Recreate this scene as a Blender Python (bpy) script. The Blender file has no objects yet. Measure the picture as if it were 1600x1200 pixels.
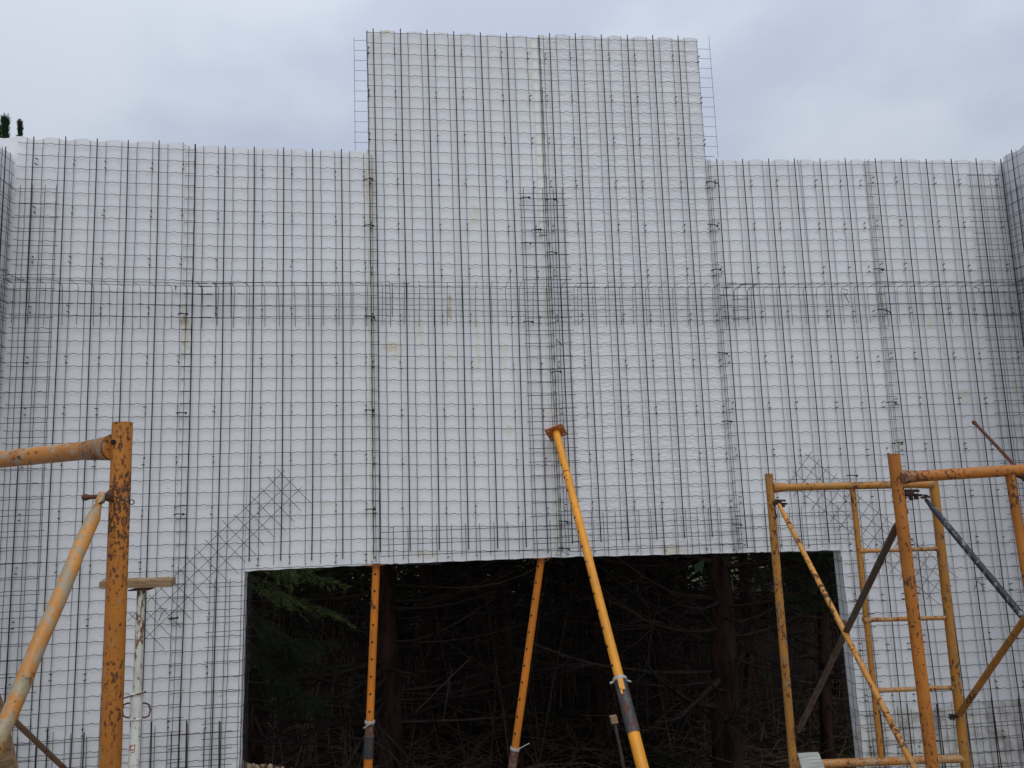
import bpy, math, random
from mathutils import Vector, Matrix, noise
R = math.radians
random.seed(7)
S = bpy.context.scene

# ------------------------------------------------------------------ camera
F = 1200.0
CAM = Vector((0.3694, -5.2647, 1.5))
RT = Vector((0.99427505, -0.10093515, -0.03506013))
UP = Vector((0.02067597, -0.14017703, 0.98991055))
FW = Vector((0.1048314, 0.98496827, 0.13728759))
cd = bpy.data.cameras.new("camera"); co = bpy.data.objects.new("camera", cd)
S.collection.objects.link(co)
cd.sensor_width = 36.0; cd.lens = 36.0 * F / 1600.0; cd.clip_end = 2000; cd.clip_start = 0.05
m = Matrix((RT, UP, -FW)).transposed().to_4x4(); m.translation = CAM
co.matrix_world = m
S.camera = co

# ------------------------------------------------------------------ sky and sun (overcast)
SUN_EL, SUN_AZ = R(52), R(168)          # azimuth clockwise from +Y: behind the camera
w = bpy.data.worlds.new("World"); S.world = w; w.use_nodes = True
nt = w.node_tree; N = nt.nodes; L = nt.links
for n in list(N): N.remove(n)
out = N.new('ShaderNodeOutputWorld'); bg = N.new('ShaderNodeBackground')
sky = N.new('ShaderNodeTexSky'); sky.sky_type = 'NISHITA'; sky.sun_disc = False
sky.sun_elevation = SUN_EL; sky.sun_rotation = SUN_AZ
tc = N.new('ShaderNodeTexCoord'); sep = N.new('ShaderNodeSeparateXYZ')
L.new(tc.outputs['Generated'], sep.inputs[0])
def wnoise(scale, detail, rough, loc, stretch=(1, 1, 1.6)):
    mp = N.new('ShaderNodeMapping'); mp.inputs['Location'].default_value = loc; mp.inputs['Scale'].default_value = stretch
    L.new(tc.outputs['Generated'], mp.inputs[0])
    n = N.new('ShaderNodeTexNoise'); n.inputs['Scale'].default_value = scale; n.inputs['Detail'].default_value = detail
    n.inputs['Roughness'].default_value = rough; L.new(mp.outputs[0], n.inputs['Vector']); return n
def wmath(op, a, b):
    n = N.new('ShaderNodeMath'); n.operation = op
    for i, v in enumerate((a, b)):
        if isinstance(v, (int, float)): n.inputs[i].default_value = v
        else: L.new(v, n.inputs[i])
    return n.outputs[0]
n1 = wnoise(2.1, 4, .5, (3.1, .4, 1.2)); n2 = wnoise(6.0, 4, .55, (1.4, 2.2, .3))
cl = wmath('ADD', wmath('MULTIPLY', n1.outputs['Fac'], .78), wmath('MULTIPLY', n2.outputs['Fac'], .22))
ramp = N.new('ShaderNodeValToRGB'); ramp.color_ramp.interpolation = 'EASE'
ramp.color_ramp.elements[0].position = .40; ramp.color_ramp.elements[0].color = (.50, .56, .69, 1)
ramp.color_ramp.elements[1].position = .60; ramp.color_ramp.elements[1].color = (.635, .69, .775, 1)
L.new(cl, ramp.inputs[0])
# overcast sky: brighter overhead than low down
zf = wmath('MULTIPLY', wmath('MAXIMUM', sep.outputs['Z'], 0.0), 1.0)
lum = wmath('ADD', wmath('MULTIPLY', wmath('POWER', zf, 2.0), 10.5), 8.2)
mulc = N.new('ShaderNodeVectorMath'); mulc.operation = 'SCALE'
L.new(ramp.outputs[0], mulc.inputs[0]); L.new(lum, mulc.inputs['Scale'])
mixw = N.new('ShaderNodeMixRGB'); mixw.inputs[0].default_value = .93
L.new(sky.outputs[0], mixw.inputs[1]); L.new(mulc.outputs[0], mixw.inputs[2])
L.new(mixw.outputs[0], bg.inputs[0]); bg.inputs[1].default_value = .1
L.new(bg.outputs[0], out.inputs[0])
sl = bpy.data.lights.new("sun", 'SUN'); sl.energy = 1.05; sl.angle = R(40); sl.color = (1, .97, .93)
so = bpy.data.objects.new("sun", sl); S.collection.objects.link(so)
sd = Vector((math.sin(SUN_AZ) * math.cos(SUN_EL), math.cos(SUN_AZ) * math.cos(SUN_EL), math.sin(SUN_EL)))
so.rotation_euler = sd.to_track_quat('Z', 'Y').to_euler()
S.view_settings.view_transform = 'Standard'; S.view_settings.look = 'None'
S.view_settings.exposure = 0.0; S.view_settings.gamma = 1.0

# ------------------------------------------------------------------ helpers
def U(px, py, Y=0.0):
    """point of the place that the photograph's pixel shows, on the vertical plane at depth Y"""
    d = RT * ((px - 800) / F) + UP * ((600 - py) / F) + FW
    return CAM + d * ((Y - CAM.y) / d.y)
def PJ(p):
    d = p - CAM; z = d.dot(FW)
    return (800 + F * d.dot(RT) / z, 600 - F * d.dot(UP) / z)
def at_row(a, b, py):
    lo, hi = 0.0, 1.0
    for _ in range(40):
        mid = (lo + hi) / 2
        if PJ(a.lerp(b, mid))[1] < py: lo = mid
        else: hi = mid
    return a.lerp(b, lo)

class MB:
    def __init__(s): s.v = []; s.f = []; s.mi = []; s.sm = []
    def face(s, idx, mi=0, sm=False): s.f.append(idx); s.mi.append(mi); s.sm.append(sm)
    def tube(s, pts, r, n=6, caps=True, mi=0, sm=True):
        pts = [Vector(p) for p in pts]
        k = len(pts); rr = r if isinstance(r, (list, tuple)) else [r] * k
        t = (pts[1] - pts[0]).normalized()
        a = Vector((0, 0, 1)) if abs(t.z) < .9 else Vector((0, 1, 0))
        nrm = t.cross(a).normalized()
        b0 = len(s.v)
        for i, p in enumerate(pts):
            if i == 0: tt = pts[1] - pts[0]
            elif i == k - 1: tt = pts[-1] - pts[-2]
            else: tt = (pts[i + 1] - pts[i]).normalized() + (pts[i] - pts[i - 1]).normalized()
            if tt.length < 1e-9: tt = t
            t = tt.normalized()
            nrm = (nrm - t * nrm.dot(t))
            if nrm.length < 1e-6: nrm = t.orthogonal()
            nrm.normalize(); bn = t.cross(nrm)
            for j in range(n):
                an = 2 * math.pi * j / n
                s.v.append(p + (nrm * math.cos(an) + bn * math.sin(an)) * rr[i])
        for i in range(k - 1):
            for j in range(n):
                j2 = (j + 1) % n
                s.face((b0 + i * n + j, b0 + i * n + j2, b0 + (i + 1) * n + j2, b0 + (i + 1) * n + j), mi, sm)
        if caps:
            for lst in ([b0 + j for j in reversed(range(n))], [b0 + (k - 1) * n + j for j in range(n)]):
                q0 = len(s.v); s.v += [s.v[j].copy() for j in lst]; s.face(tuple(range(q0, q0 + n)), mi)
    def box(s, c, ax, ay, az, mi=0):
        """c centre; ax, ay, az half-extent vectors"""
        c = Vector(c); b = len(s.v)
        for sx in (-1, 1):
            for sy in (-1, 1):
                for sz in (-1, 1): s.v.append(c + ax * sx + ay * sy + az * sz)
        for q in ((0, 1, 3, 2), (4, 6, 7, 5), (0, 4, 5, 1), (2, 3, 7, 6), (0, 2, 6, 4), (1, 5, 7, 3)):
            s.face(tuple(b + i for i in q), mi)
    def quad(s, a, b, c, d, mi=0, sm=False):
        k = len(s.v); s.v += [a, b, c, d]; s.face((k, k + 1, k + 2, k + 3), mi, sm)
    def blob(s, c, r, mi=0, seed=0, rough=.25, seg=8, rings=5, sq=(1, 1, 1)):
        b = len(s.v); c = Vector(c)
        def P(th, ph):
            d = Vector((math.sin(th) * math.cos(ph), math.sin(th) * math.sin(ph), math.cos(th)))
            k = 1 + rough * noise.noise(d * 1.7 + Vector((seed * 3.1, seed, 0)))
            return c + Vector((d.x * sq[0], d.y * sq[1], d.z * sq[2])) * r * k
        s.v.append(P(0, 0))
        for i in range(1, rings):
            for j in range(seg): s.v.append(P(math.pi * i / rings, 2 * math.pi * j / seg))
        s.v.append(P(math.pi, 0))
        for j in range(seg): s.face((b, b + 1 + j, b + 1 + (j + 1) % seg), mi, True)
        for i in range(rings - 2):
            for j in range(seg):
                q = b + 1 + i * seg
                s.face((q + j, q + seg + j, q + seg + (j + 1) % seg, q + (j + 1) % seg), mi, True)
        q = b + 1 + (rings - 2) * seg; e = len(s.v) - 1
        for j in range(seg): s.face((q + j, e, q + (j + 1) % seg), mi, True)
    def build(s, name, mats, parent=None, origin=None):
        if not isinstance(mats, (list, tuple)): mats = [mats]
        me = bpy.data.meshes.new(name)
        o_ = WORLD.get(parent.name, Vector((0, 0, 0))) if parent else Vector((0, 0, 0))
        if origin is not None: o_ = Vector(origin)
        me.from_pydata([v - o_ for v in s.v], [], s.f)
        me.polygons.foreach_set('material_index', s.mi)
        me.polygons.foreach_set('use_smooth', s.sm)
        for mt in mats: me.materials.append(mt)
        me.update()
        ob = bpy.data.objects.new(name, me); S.collection.objects.link(ob)
        if parent: ob.parent = parent; ob.location = (0, 0, 0)
        else: ob.location = o_
        WORLD[ob.name] = o_
        return ob
WORLD = {}
def empty(name, loc, label, cat, group=None):
    o = bpy.data.objects.new(name, None); S.collection.objects.link(o)
    o.empty_display_size = .1; o.location = loc; WORLD[o.name] = Vector(loc)
    tag(o, label, cat, group); return o
def tag(o, label=None, cat=None, group=None, kind=None):
    if label: o['label'] = label
    if cat: o['category'] = cat
    if group: o['group'] = group
    if kind: o['kind'] = kind
    return o

# ------------------------------------------------------------------ materials
class NT:
    def __init__(s, name):
        s.m = bpy.data.materials.new(name); s.m.use_nodes = True
        s.t = s.m.node_tree; s.n = s.t.nodes; s.l = s.t.links
        s.b = s.n['Principled BSDF']; s.tc = s.n.new('ShaderNodeTexCoord')
        s.geo = s.n.new('ShaderNodeNewGeometry')
    def put(s, v, sock):
        if isinstance(v, (int, float)): sock.default_value = v
        elif isinstance(v, tuple): sock.default_value = v if len(v) == len(sock.default_value) else (*v, 1)[:len(sock.default_value)]
        else: s.l.new(v, sock)
    def noise(s, scale, detail=4, rough=.55, vec=None, stretch=None, dist=0):
        n = s.n.new('ShaderNodeTexNoise'); n.inputs['Scale'].default_value = scale; n.inputs['Detail'].default_value = detail
        n.inputs['Roughness'].default_value = rough; n.inputs['Distortion'].default_value = dist
        v = vec or s.tc.outputs['Object']
        if stretch:
            mp = s.n.new('ShaderNodeMapping'); mp.inputs['Scale'].default_value = stretch; s.l.new(v, mp.inputs[0]); v = mp.outputs[0]
        s.l.new(v, n.inputs['Vector']); return n.outputs['Fac']
    def math(s, op, a, b=0.0, clamp=False):
        n = s.n.new('ShaderNodeMath'); n.operation = op; n.use_clamp = clamp; s.put(a, n.inputs[0]); s.put(b, n.inputs[1]); return n.outputs[0]
    def ramp(s, fac, lo, hi):
        n = s.n.new('ShaderNodeMapRange'); n.interpolation_type = 'SMOOTHSTEP'
        s.put(fac, n.inputs[0]); n.inputs[1].default_value = lo; n.inputs[2].default_value = hi; return n.outputs[0]
    def mix(s, fac, a, b):
        n = s.n.new('ShaderNodeMixRGB'); s.put(fac, n.inputs[0]); s.put(a, n.inputs[1]); s.put(b, n.inputs[2]); return n.outputs[0]
    def bump(s, h, strength, dist):
        n = s.n.new('ShaderNodeBump'); n.inputs['Strength'].default_value = strength; n.inputs['Distance'].default_value = dist
        s.l.new(h, n.inputs['Height']); s.l.new(n.outputs[0], s.b.inputs['Normal'])
    def done(s, col, rough=.6, metal=0.0, spec=.5):
        s.put(col, s.b.inputs['Base Color']); s.put(rough, s.b.inputs['Roughness']); s.put(metal, s.b.inputs['Metallic'])
        s.b.inputs['Specular IOR Level'].default_value = spec; return s.m

# polystyrene foam: white beads, spray-foam smears and rust runs (places of their own), mud splashed on the base
STAINS = [  # px, py, half width px, half height px, strength, kind
    (612, 542, 14, 10, .8, 0), (620, 552, 10, 14, .5, 0), (657, 520, 5, 30, .5, 0), (659, 468, 4, 22, .4, 0), (703, 478, 4, 22, 1.0, 1), (704, 552, 8, 9, .5, 0),
    (746, 530, 4, 45, .55, 0), (748, 572, 8, 12, .5, 0), (788, 540, 7, 14, .5, 0), (787, 568, 6, 9, .4, 0), (788, 490, 4, 16, .4, 0),
    (742, 337, 9, 22, .5, 0), (601, 48, 10, 4, .8, 0), (1454, 501, 7, 10, .7, 0), (1510, 620, 9, 14, .6, 0), (1590, 606, 12, 9, .6, 0), (540, 752, 7, 10, .4, 0), (508, 790, 12, 10, .3, 0),
    (288, 520, 7, 45, .6, 0), (287, 497, 6, 9, .8, 1), (668, 866, 16, 8, .5, 0), (1049, 860, 22, 6, .6, 0), (1406, 690, 8, 9, .4, 0),
    (577, 300, 8, 60, .75, 0), (579, 470, 6, 60, .5, 0), (581, 640, 6, 90, .4, 0), (835, 110, 10, 90, .5, 0), (796, 668, 6, 14, .5, 0), (866, 642, 16, 18, .3, 0), (1378, 470, 7, 20, .35, 0)]
def foam_material(name, base, ripple):
    q = NT(name)
    pos = q.geo.outputs['Position']
    sepn = q.n.new('ShaderNodeSeparateXYZ'); q.l.new(pos, sepn.inputs[0])
    warp = q.noise(24, 3, .6, pos); fine = q.noise(70, 3, .6, pos)
    tone = q.noise(1.6, 4, .55, pos)
    col = q.mix(q.ramp(tone, .3, .7), tuple(c * .95 for c in base), base)
    grime = q.noise(5, 6, .65, pos, stretch=(1.6, 1, .35))
    col = q.mix(q.math('MULTIPLY', q.ramp(grime, .52, .78), .22), col, (.60, .60, .56))
    oi = q.n.new('ShaderNodeObjectInfo')
    col = q.mix(q.math('MULTIPLY', oi.outputs['Random'], .10), col, (.66, .665, .66))
    nick = q.noise(30, 2, .5, pos, stretch=(1, 1, 2.2)); nickm = q.ramp(nick, .735, .765)
    col = q.mix(q.math('MULTIPLY', nickm, .30), col, (.45, .45, .44))
    for k, (px, py, hw, hh, st, kd) in enumerate(STAINS):
        c = U(px, py); sx = hw / 228.0; sz = hh / 228.0
        dx = q.math('DIVIDE', q.math('SUBTRACT', sepn.outputs['X'], c.x), sx)
        dz = q.math('DIVIDE', q.math('SUBTRACT', sepn.outputs['Z'], c.z), sz)
        d = q.math('ADD', q.math('MULTIPLY', dx, dx), q.math('MULTIPLY', dz, dz))
        msk = q.math('SUBTRACT', 1.0, q.ramp(q.math('ADD', d, q.math('MULTIPLY', q.math('SUBTRACT', warp, .5), 5.0)), .3, 1.4))
        msk = q.math('MULTIPLY', msk, st * .6)
        col = q.mix(msk, col, (.62, .53, .28) if kd == 0 else (.42, .28, .10))
    # concrete splashed on the foot of the foam
    mud = q.noise(9, 6, .7, pos); mud2 = q.noise(2.2, 4, .6, pos)
    hgt = q.math('ADD', sepn.outputs['Z'], q.math('MULTIPLY', q.math('SUBTRACT', mud2, .5), .12))
    low = q.math('SUBTRACT', 1.0, q.ramp(hgt, -.10, -.075))
    wgt = q.ramp(q.math('ADD', sepn.outputs['X'], q.math('MULTIPLY', mud2, .4)), 3.2, 3.5)
    lowl = q.math('SUBTRACT', 1.0, q.ramp(hgt, -.17, -.14))
    lowm = q.math('MAXIMUM', q.math('MULTIPLY', low, wgt), lowl)
    mudc = q.mix(q.ramp(mud, .36, .56), (.36, .33, .30), (.74, .73, .69))
    col = q.mix(q.math('MULTIPLY', lowm, .7), col, mudc)
    beads = q.n.new('ShaderNodeTexVoronoi'); beads.inputs['Scale'].default_value = 150; q.l.new(pos, beads.inputs['Vector'])
    rip = q.noise(16, 3, .6, pos, stretch=(1.0, 1, 3.2), dist=.6)
    h = q.math('ADD', q.math('MULTIPLY', beads.outputs['Distance'], .35), q.math('ADD', q.math('MULTIPLY', fine, .5), q.math('MULTIPLY', rip, 2.2 * ripple)))
    h = q.math('SUBTRACT', h, q.math('MULTIPLY', nickm, 1.2))
    q.bump(h, .75, .005)
    return q.done(col, .75, 0, .35)
FOAM = foam_material('foam', (.79, .805, .825), .15)
FOAM_R = foam_material('foam_rippled', (.78, .795, .815), 1.0)

def simple(name, col, rough=.6, metal=0.0, var=.25, scale=20, spec=.5, bump=0.0):
    q = NT(name); n = q.noise(scale, 4, .6)
    c = q.mix(n, tuple(x * (1 - var) for x in col), tuple(min(1, x * (1 + var)) for x in col))
    if bump: q.bump(n, bump, .004)
    return q.done(c, rough, metal, spec)
WIRE = simple('galvanised_wire', (.022, .025, .031), .65, .05, .35, 14)
WIRE_PALE = simple('pale_wire', (.16, .165, .175), .5, .4, .3, 14)
q = NT('rusty_bar_steel'); n = q.noise(9, 4, .6)
BAR = q.done(q.mix(q.ramp(n, .4, .65), (.018, .013, .010), (.050, .030, .018)), .75, .1)
TIE = simple('tie_wire_steel', (.02, .018, .017), .7, .3)
RUST = simple('rust', (.11, .045, .025), .85, .1, .6, 60, .3, .6)
SEAL = simple('sealant_foam', (.76, .745, .66), .85, 0, .12, 60, .3, .8)
LOCKM = simple('dark_rusty_lock', (.035, .018, .015), .8, .1, .6, 60, .3, .6)
INFILL = simple('rough_cut_foam', (.80, .795, .76), .85, 0, .08, 40, .3, .9)
HOLE = simple('hole_shade', (.006, .005, .005), .9)  # black discs for tube holes, the shade inside put into the colour

def painted(name, paint, chip_lo, chip_hi, splash=0.0, splash_col=(.45, .43, .36), scale=38, rust=(.10, .038, .018), stretch=(1, 1, .55)):
    q = NT(name)
    big = q.noise(5.5, 5, .6); ch = q.noise(scale, 5, .62, stretch=stretch); fine = q.noise(160, 3, .6)
    v = q.math('ADD', ch, q.math('MULTIPLY', q.math('SUBTRACT', big, .5), .62))
    chip = q.ramp(v, chip_lo, chip_hi)
    fade = q.noise(2.4, 4, .6)
    c = q.mix(q.ramp(fade, .3, .7), tuple(x * .78 for x in paint), tuple(min(1, x * 1.12) for x in paint))
    stain = q.noise(14, 5, .65, stretch=(1, 1, .3))
    c = q.mix(q.math('MULTIPLY', q.ramp(stain, .5, .72), .45), c, (paint[0] * .45, paint[1] * .38, paint[2] * .5))
    c = q.mix(chip, c, q.mix(fine, tuple(x * .5 for x in rust), tuple(x * 1.5 for x in rust)))
    if splash:
        sp = q.noise(38, 6, .7, stretch=stretch); sm = q.ramp(sp, .62 - splash * .25, .68 - splash * .2)
        c = q.mix(q.math('MULTIPLY', sm, .85), c, q.mix(fine, tuple(x * .75 for x in splash_col), splash_col))
    h = q.math('ADD', q.math('MULTIPLY', chip, -.6), q.math('MULTIPLY', fine, .5))
    q.bump(h, .55, .0025)
    rg = q.math('ADD', .46, q.math('MULTIPLY', chip, .35))
    return q.done(c, rg, 0, .42)
OR_POST = painted('orange_scaffold_paint', (.47, .165, .022), .575, .60, .1, (.40,.2,.07), 90)
OR_POSTL = painted('rust_pitted_orange_paint', (.48, .175, .022), .575, .605, .15, (.42,.22,.08), 130)
OR_MIX = painted('worn_yellow_orange_paint', (.43, .185, .028), .57, .61, .35, (.30, .20, .10), 75)
OR_DULL = painted('dusty_orange_paint', (.44, .18, .035), .57, .61, .55, (.38, .29, .18), 75)
OR_RAIL = painted('dusty_orange_rail_paint', (.46, .18, .03), .57, .61, .45, (.40, .33, .25), 80, stretch=(.45, 1, 1))
OR_BRACE = painted('concrete_splashed_orange_paint', (.50, .21, .04), .60, .64, .62, (.32, .29, .19), 60)
OR_BRIGHT = painted('bright_orange_brace_paint', (.58, .25, .035), .56, .61, .3, (.42, .28, .15), 46)
OR_PROP = painted('yellow_orange_prop_paint', (.74, .30, .018), .70, .76, .12, (.58, .33, .12), 34)
OR_PROP2 = painted('deep_orange_prop_paint', (.60, .19, .016), .68, .74)
OR_PLATE = painted('orange_plate_paint', (.42, .125, .02), .6, .66)
BLUEGREY = painted('blue_grey_brace_paint', (.018, .023, .031), .66, .70, .25, (.32, .34, .36), 40)
BROWN = painted('mud_brown_brace_paint', (.075, .055, .042), .50, .62, .3, (.16, .13, .10), 40)
SLEEVE = painted('dark_threaded_sleeve', (.045, .048, .055), .58, .63, .25, (.13, .13, .14), 30)
GREYST = painted('grey_steel', (.38, .38, .35), .62, .68, .3, (.5, .49, .45), 40)
WHITEP = painted('flaking_white_paint', (.70, .71, .64), .60, .65, .1, (.6, .6, .52), 60, (.15, .07, .04))
REDP = simple('red_sticker', (.40, .03, .05), .6)
def wood(name, col):
    q = NT(name); g = q.noise(7, 6, .65, stretch=(1.2, 14, 14), dist=.5); k = q.noise(3, 3, .5)
    c = q.mix(q.ramp(g, .35, .7), tuple(x * .6 for x in col), tuple(x * 1.15 for x in col))
    c = q.mix(q.math('MULTIPLY', q.ramp(k, .5, .7), .4), c, tuple(x * .55 for x in col))
    q.bump(g, .6, .004); return q.done(c, .85, 0, .25)
WOOD = wood('weathered_plank_wood', (.36, .24, .13))
WOODPALE = wood('pale_board', (.50, .50, .46))

# ground
q = NT('soil'); a = q.noise(1.3, 6, .6); b_ = q.noise(18, 6, .7); c_ = q.noise(90, 3, .7)
far = q.n.new('ShaderNodeSeparateXYZ'); q.l.new(q.tc.outputs['Object'], far.inputs[0])
c = q.mix(q.ramp(b_, .35, .68), (.045, .028, .018), (.20, .135, .085))
c = q.mix(q.ramp(a, .45, .6), c, (.075, .05, .035))
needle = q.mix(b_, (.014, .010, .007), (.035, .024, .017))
c = q.mix(q.ramp(far.outputs['Y'], .25, .1), (.0, .0, .0), c) if False else c
pale = q.mix(b_, (.20, .165, .125), (.40, .35, .28))  # unseen ground before the wall, made pale to bounce light onto its foot
c = q.mix(q.math('SUBTRACT', 1.0, q.ramp(far.outputs['Y'], .1, .4)), c, pale)
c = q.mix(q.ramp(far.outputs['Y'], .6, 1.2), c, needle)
c = q.mix(q.ramp(far.outputs['Y'], 17, 19), c, q.mix(a, (.05, .08, .025), (.13, .16, .06)))
q.bump(q.math('ADD', b_, q.math('MULTIPLY', c_, .4)), .9, .03)
SOIL = q.done(c, .95, 0, .2)
q = NT('bark'); g = q.noise(9, 6, .7, stretch=(1, 1, .22)); k = q.noise(2, 3, .5)
c = q.mix(q.ramp(g, .35, .65), (.018, .012, .010), (.085, .043, .034)); q.bump(g, 1.0, .02)
BARK = q.done(c, .95, 0, .15)
DEAD = simple('dead_branch_bark', (.055, .042, .034), .95, 0, .5, 6, .15)
q = NT('conifer_needles'); n = q.noise(3.0, 3, .6)
DARKLEAF = q.done(q.mix(n, (.010, .022, .008), (.028, .055, .018)), .8, 0, .2)
q = NT('lit_young_needles'); n = q.noise(5.0, 3, .6)
c = q.mix(n, (.07, .13, .03), (.17, .24, .06))  # brightened needles: light on the upper sprays put into the colour
LEAF = q.done(c, .7, 0, .3); q.b.inputs['Transmission Weight'].default_value = 0
BRUSHM = simple('brush_twigs', (.20, .13, .085), .95, 0, .6, 3, .15)
STONE = simple('soil_clod', (.27, .20, .13), .95, 0, .4, 30, .2, .8)

# ------------------------------------------------------------------ ground sheet
def gz(x, y):
    def ss(a, b, v):
        t = min(1, max(0, (v - a) / (b - a))); return t * t * (3 - 2 * t)
    z = -.78 - .95 * ss(.35, 1.5, y) - .12 * ss(2, 5, y) + .35 * ss(6, 14, y) + .1 * ss(14, 40, y)
    n_ = noise.noise(Vector((x * .5, y * .5, 0))) * .12 + noise.noise(Vector((x * 2.1, y * 2.1, 3))) * .045
    near = 1.0 if -12 < x < 14 and -14 < y < 30 else .6
    if y < .3 and abs(y) < .4: n_ *= .3
    z += .56 * math.exp(-((x + .78) / .34) ** 2 - ((y - .42) / .26) ** 2)
    return z + n_ * near
def axis(lo, hi, fine_lo, fine_hi, step):
    r = []; v = fine_lo
    while v < fine_hi: r.append(v); v += step
    g = step; v = fine_hi
    while v < hi: r.append(v); g *= 1.35; v += g
    r.append(hi); g = step; v = fine_lo; l = []
    while v > lo: g *= 1.35; v -= g; l.append(max(v, lo))
    return sorted(set(l)) + r
xs = axis(-400, 400, -5, 8, .16); ys = axis(-300, 500, -6, 9, .16)
mb = MB()
for y in ys:
    for x in xs: mb.v.append(Vector((x, y, gz(x, y))))
nx = len(xs)
for j in range(len(ys) - 1):
    for i in range(nx - 1):
        mb.face((j * nx + i, j * nx + i + 1, (j + 1) * nx + i + 1, (j + 1) * nx + i), 0, True)
tag(mb.build('ground', SOIL), 'bare brown soil, made pale before the wall to bounce light, sloping down behind it into the wood', None, None, 'structure')

# ------------------------------------------------------------------ the foam panel wall across the picture
CX = [(-2.2918, .2038, .0093, .0004, -.0023), (-1.2463, .1995, .0175, .0001, -.0033), (.0073, .1947, .0076, .0001, -.0017),
      (1.31, .1966, -.0052, .0002, .0008), (2.547, .1997, -.0135, .0008, .0019), (3.8113, .2052, -.0239, .0004, .004)]
CZ = [(3.88143, -.0843, -.03568, .00099, .00004), (3.87638, -.08341, -.02489, .00059, .00001), (4.84673, -.08305, -.0077, -.00069, .00001),
      (4.82181, -.0827, .00932, -.00057, .00001), (3.80816, -.07969, .01536, -.00131, -.00001), (3.92077, -.08483, -.00876, -.0002, .00003)]
def XW(k, i, z):
    a = CX[k]; return a[0] + a[1] * i + a[2] * z + a[3] * i * z + a[4] * z * z
def ZW(k, n, x):
    a = CZ[k]; return a[0] + a[1] * n + a[2] * x + a[3] * n * x + a[4] * n * n
def XZ(k, i, n):
    z = ZW(k, n, XW(k, i, 2.0))
    for _ in range(3): x = XW(k, i, z); z = ZW(k, n, x)
    return x, z
def cl(v, a, b): return max(a, min(b, v))
BND = [lambda z: XW(0, -1.7, z), lambda z: XW(1, -.35, z), lambda z: XW(2, -.28, z), lambda z: XW(3, -.40, z),
       lambda z: XW(4, -.36, cl(z, -1, 3.9)) if z < 3.9 else XW(3, 5.8, z), lambda z: XW(5, -.25, z), lambda z: XW(5, 5.65, z)]
TOPPX = [((-10, 213), (285, 224)), ((300, 228), (575, 238)), ((572, 47), (843, 57)), ((843, 54), (1092, 60)), ((1105, 250), (1360, 251)), ((1362, 250), (1566, 251))]
TOPZ = []
for a, b in TOPPX:
    pa, pb = U(*a), U(*b); TOPZ.append((pa.x, pa.z, pb.x, pb.z))
def topz(k, x):
    a = TOPZ[k]; return a[1] + (a[3] - a[1]) * (x - a[0]) / (a[2] - a[0]) + .004 * noise.noise(Vector((x * 9, k, 0)))
HD = [(-.9, 1.04), (.01, 1.044), (1.08, 1.041), (2.535, 1.013), (3.26, 1.0)]
def head(x):
    if x <= HD[0][0]: return HD[0][1]
    for (x0, z0), (x1, z1) in zip(HD, HD[1:]):
        if x <= x1: return z0 + (z1 - z0) * (x - x0) / (x1 - x0)
    return HD[-1][1]
def JL(z): return -.866 + (1.04 - z) * -.0165
def JR(z): return 3.224 + (1.0 - z) * .018
GZ = -.85
THK = .125
def wave(i):
    """0 in the valley, 1 on the crest of the foam's corrugation"""
    return .5 - .5 * math.cos(2 * math.pi * (i - .02))
def yfront(i, flat=False):
    d = abs((i - .02) % 1.0 - .5); t = cl((.29 - d) / .09, 0, 1)
    return .022 - .0030 * wave(i) - .0060 * t * t * (3 - 2 * t)
def slab(mb, k, xa, xb, ztopf, zbotf, i0, i1, caps=True):
    """corrugated foam between the edge curves xa(z) and xb(z)"""
    st = [i0]; i = math.ceil(i0 * 20) / 20.0
    while i < i1 - 1e-6:
        if i > i0 + 1e-6: st.append(i)
        i += .05
    st.append(i1); nr = 26; cols = []
    for i in st:
        xm = cl(XW(k, i, 3.0), xa(3.0), xb(3.0))
        zt = ztopf(xm) + .014 * wave(i) + .003 * noise.noise(Vector((i * 3, k, 4))); zb = zbotf(xm) + (.005 * noise.noise(Vector((i * 2.3, k, 9))) if zbotf(xm) > 0 else 0); col = []
        for r in range(nr + 1):
            z = zt + (zb - zt) * r / nr
            x = cl(XW(k, i, z), xa(z), xb(z))
            yf = yfront(i) + .0010 * noise.noise(Vector((x * 4, z * 4, k)))
            col.append((Vector((x, yf, z)), Vector((x, .113 + .014 * (wave(i) - .5), z))))
        cols.append(col)
    b = len(mb.v); W = (nr + 1) * 2
    for col in cols:
        for f_, bk in col: mb.v += [f_, bk]
    for c in range(len(cols) - 1):
        for r in range(nr):
            p = b + c * W + r * 2; s_ = p + W
            mb.face((p, p + 2, s_ + 2, s_), 0, True); mb.face((p + 1, s_ + 1, s_ + 3, p + 3), 0, True)
        p = b + c * W; s_ = p + W
        V_ = mb.v; e = nr * 2
        mb.quad(V_[p].copy(), V_[s_].copy(), V_[s_ + 1].copy(), V_[p + 1].copy())
        mb.quad(V_[p + e].copy(), V_[p + e + 1].copy(), V_[s_ + e + 1].copy(), V_[s_ + e].copy())
    if caps:
        for c, flip in ((0, 0), (len(cols) - 1, 1)):
            for r in range(nr):
                p = b + c * W + r * 2; V_ = mb.v; mb.quad(V_[p].copy(), V_[p + 1].copy(), V_[p + 3].copy(), V_[p + 2].copy())
def in_open(x, z): return JL(z) < x < JR(z) and z < head(x) - .012
def wires(mb, pts, r, n=4):
    """polyline cut where the opening is"""
    run = []
    for p in pts + [None]:
        if p is not None and not in_open(p.x, p.z) and p.z > GZ + .1: run.append(p)
        else:
            if len(run) > 1: mb.tube(run, r, n, False)
            run = []
RW, RB = .0018, .0038
bw = empty('panel_wall', (1.2, .06, GZ), 'long white corrugated foam panel wall in wire mesh, with raised centre and wide opening, facing the camera', 'wall', 'foam panel walls of the roofless shell')
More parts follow.
